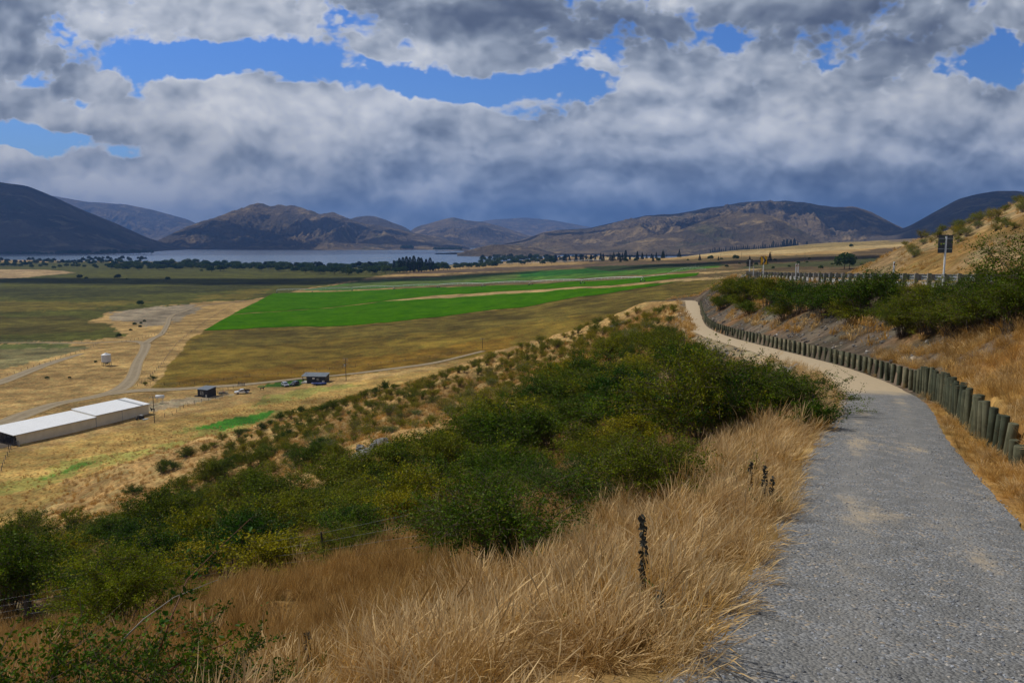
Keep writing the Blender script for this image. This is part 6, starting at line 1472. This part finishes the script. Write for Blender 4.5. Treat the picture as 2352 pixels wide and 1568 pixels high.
# dark seed spikes
def spike(a, b, Y, H, lab, seed, green=False, lean=0.):
    h_ = hit(a, b, 2); r = np.random.default_rng(seed); root = empty('weed_spike', tuple(h_)); tag(root, lab, 'weed'); m = MB()
    pts = [(lean*z*z*.5+.01*math.sin(z*9), .01*math.cos(z*7), z) for z in np.linspace(-.05, H, 8)]; m.tube(pts, [.007]*4+[.005]*4, 6); m.build('stem', simple_mat('weed_stem', (.05, .055, .03), .8) if 'weed_stem' not in bpy.data.materials else bpy.data.materials['weed_stem'], root)
    Q = []; n_ = int(150*H)
    for k in range(n_):
        z = H*(.30+.70*r.random()); an = r.random()*6.28; rd = .012+.03*r.random()*(1.1-z/H*.6); Q.append((lean*z*z*.5+rd*math.cos(an), rd*math.sin(an), z))
    V, F = leaves(np.array(Q), .045, r, .2, 4, .6); mesh_np('seed_head', V, F, simple_mat('seed_dark', (.045, .045, .035), .9) if 'seed_dark' not in bpy.data.materials else bpy.data.materials['seed_dark'], False, parent=root)
    Q = [(r.normal()*.09, r.normal()*.09, abs(r.normal())*.16*H) for k in range(60)]; V, F = leaves(np.array(Q), .10, r, .8, 6, .3); mesh_np('leaves', V, F, M_BRIARD, False, np.repeat(r.random((60, 3)), 6, 0), parent=root)
spike(1478, 1420, 5, .80, 'tall dark seed spike standing in the pale grass at the bottom centre', 1, lean=-.06)
spike(1515, 1470, 5, .35, 'low dark green weed right of the tall seed spike', 2)
spike(1722, 1150, 9, .55, 'dark weed spike in pale grass near the path, left of a leafy cluster', 3)
spike(1752, 1165, 9, .55, 'dark leafy weed spike beside the path, centre of a cluster', 4, lean=.1); spike(1770, 1168, 9, .42, 'short dark weed spike at the right of the cluster beside the path', 5, lean=.15)
spike(710, 1555, 4, .45, 'small grey green weed at the bottom edge in brown grass', 6); spike(1365, 1415, 6, .3, 'tiny dark weed in the grass left of the tall seed spike', 7)
wd = make_bush('weed_clump', 930, M_BRIARD, R=.55, Ht=.75, nst=20, ntw=7, nlf=2600, lf=.05, stemr=.006, t0=.2, jit=.03)
for a, b, s_, l in [(1862, 990, 1.0, 'dark leafy weed clump at the left edge of the path'), (1884, 986, .8, 'smaller dark weed clump right against the gravel'), (1845, 965, .9, 'dark weed clump behind the one at the path edge')]:
    h_ = hit(a, b, 3); place_copy(wd, h_[0], h_[1], a, s_, l, 'weed', None, z=h_[2])
spike(1866, 985, 12, .85, 'dark spiky weed rising from the clump at the left edge of the path', 20, lean=-.05)
# rock outcrops
def rocks(a, b, n_, sz, lab, seed):
    h_ = hit(a, b, 20); q = np.random.default_rng(seed); root = empty('rock_outcrop', tuple(h_)); tag(root, lab, 'rocks')
    for k in range(n_):
        bm = bmesh.new(); bmesh.ops.create_icosphere(bm, subdivisions=2, radius=1); sx, sy_, sz_ = sz*(.5+.8*q.random()), sz*(.4+.6*q.random()), sz*(.35+.4*q.random())
        for v in bm.verts:
            f = 1+.32*(vnoise(np.array([v.co.x*1.7+k*3.1]), np.array([v.co.y*1.7+v.co.z*2.1+k]), seed)[0]-.5)*2; v.co = Vector((round(v.co.x*f*2.2)/2.2*.4+v.co.x*f*.6, v.co.y*f, v.co.z*f)); v.co = Vector((v.co.x*sx, v.co.y*sy_, v.co.z*sz_))
        me = bpy.data.meshes.new('rock'); bm.to_mesh(me); bm.free(); me.materials.append(M_ROCK); o = bpy.data.objects.new('rock', me); C.objects.link(o); o.parent = root
        px_, py__ = q.normal()*sz*1.5, q.normal()*sz*1.3; o.location = (px_, py__, hz(h_[0]+px_, h_[1]+py__)-h_[2]+sz*.2); o.rotation_euler = (q.normal()*.3, q.normal()*.3, q.random()*6)
M_ROCK = simple_mat('grey_rock', (.24, .235, .23), .9, .1, 0, .45, 2.5, .05)
rocks(860, 1030, 14, .75, 'grey rock outcrop at the upper edge of the thicket left of centre', 5); rocks(1418, 750, 9, .6, 'grey boulders on the spur crest below the path bend', 6)
rocks(1240, 945, 8, .35, 'small patch of grey stones inside the thicket', 7); rocks(1810, 850, 8, .25, 'broken grey stones just below the sandy part of the path', 8)
for q in range(1): pass
# ------------------------------------------------------------------ real clouds high above whose shadows lie on the hills
def cloud_mat():
    m, t, o = new_mat('cloud_white'); princ(t, o, (.85, .86, .88), 1., 0.); return m
M_CLOUD = cloud_mat()
def cloud(gx, gy, rx, ry, rot, label, seed, alt=4500.):
    """a flat based cumulus whose shadow falls on the ground round (gx, gy)"""
    k = alt/math.tan(SUN_EL); cx = gx+math.sin(SUN_AZ)*k; cy = gy+math.cos(SUN_AZ)*k
    nu, nv = 96, 40; th = np.linspace(0, 2*np.pi, nu, endpoint=False); ph = np.linspace(-.5*np.pi, .5*np.pi, nv)
    TH, PH = np.meshgrid(th, ph); X = np.cos(PH)*np.cos(TH); Y = np.cos(PH)*np.sin(TH); Z = np.sin(PH)
    n = fbm(X*2.2+seed*3.1+Z, Y*2.2+seed+Z*.7, 5, seed)-.5
    r = 1+n*.9; X, Y, Z = X*r, Y*r, Z*r
    Z = np.where(Z < 0, Z*.25, Z)*(.22*min(rx, ry)*2)
    ca, sa = math.cos(rot), math.sin(rot); x = X*rx; y = Y*ry
    V = np.stack([cx+x*ca-y*sa, cy+x*sa+y*ca, alt+Z], -1).reshape(-1, 3)
    ix = np.arange(nv*nu).reshape(nv, nu); jx = np.roll(ix, -1, 1)
    F = np.stack([ix[:-1], jx[:-1], jx[1:], ix[1:]], -1).reshape(-1, 4)
    c = np.array([cx, cy, alt]); o = mesh_np('cloud', V-c, F, M_CLOUD, True); o.location = c
    tag(o, label, 'cloud', 'high clouds shading the hills'); return o
cloud(-3300, 4900, 2600, 1500, .0, 'high cloud shading the left hand mountain', 1)
cloud(1900, 6500, 2400, 620, .12, 'long high cloud shading the crest of the right hand range', 2)
cloud(2650, 4700, 620, 1100, .1, 'high cloud shading the right end of the range', 3)
cloud(2900, 3600, 900, 900, .0, 'high cloud shading the rounded hill on the right', 4)
cloud(-1750, 6900, 900, 330, .2, 'small high cloud shading the rocky mountain crest', 5)
cloud(-1000, 6050, 520, 200, -.2, 'small high cloud shading the middle of the rocky mountain', 6)
cloud(-2050, 6200, 330, 220, .4, 'small high cloud shading the rocky mountain left flank', 7)
cloud(1250, 4700, 330, 160, .5, 'small high cloud shading the spurs of the range', 8)
cloud(350, 5200, 420, 150, .3, 'small high cloud shading the low left spurs of the range', 9)
cloud(-520, 1130, 620, 90, -.12, 'narrow high cloud shading a band of the far pasture', 10, 3600)
cloud(300, 820, 170, 60, -.3, 'narrow high cloud shading the terrace right of the boom', 11, 3600)
# ------------------------------------------------------------------ haze
def haze():
    m = bpy.data.materials.new('haze_air'); m.use_nodes = True; t = NT(m.node_tree); t.n.clear(); o = t.new('ShaderNodeOutputMaterial')
    p = t.new('ShaderNodeVolumePrincipled'); t.setin(p, 'Color', (.20, .42, 1.0)); t.setin(p, 'Density', HAZE); t.setin(p, 'Anisotropy', .15)
    t.l.new(p.outputs[0], o.inputs['Volume'])
    b = MB(); b.box((0, 11500, 440), (52000, 27000, 1260)); ob = b.build('haze', m); tag(ob, kind='stuff', label='thin blue haze over the valley and lake'); return ob
HAZE = 7.0e-5
haze()
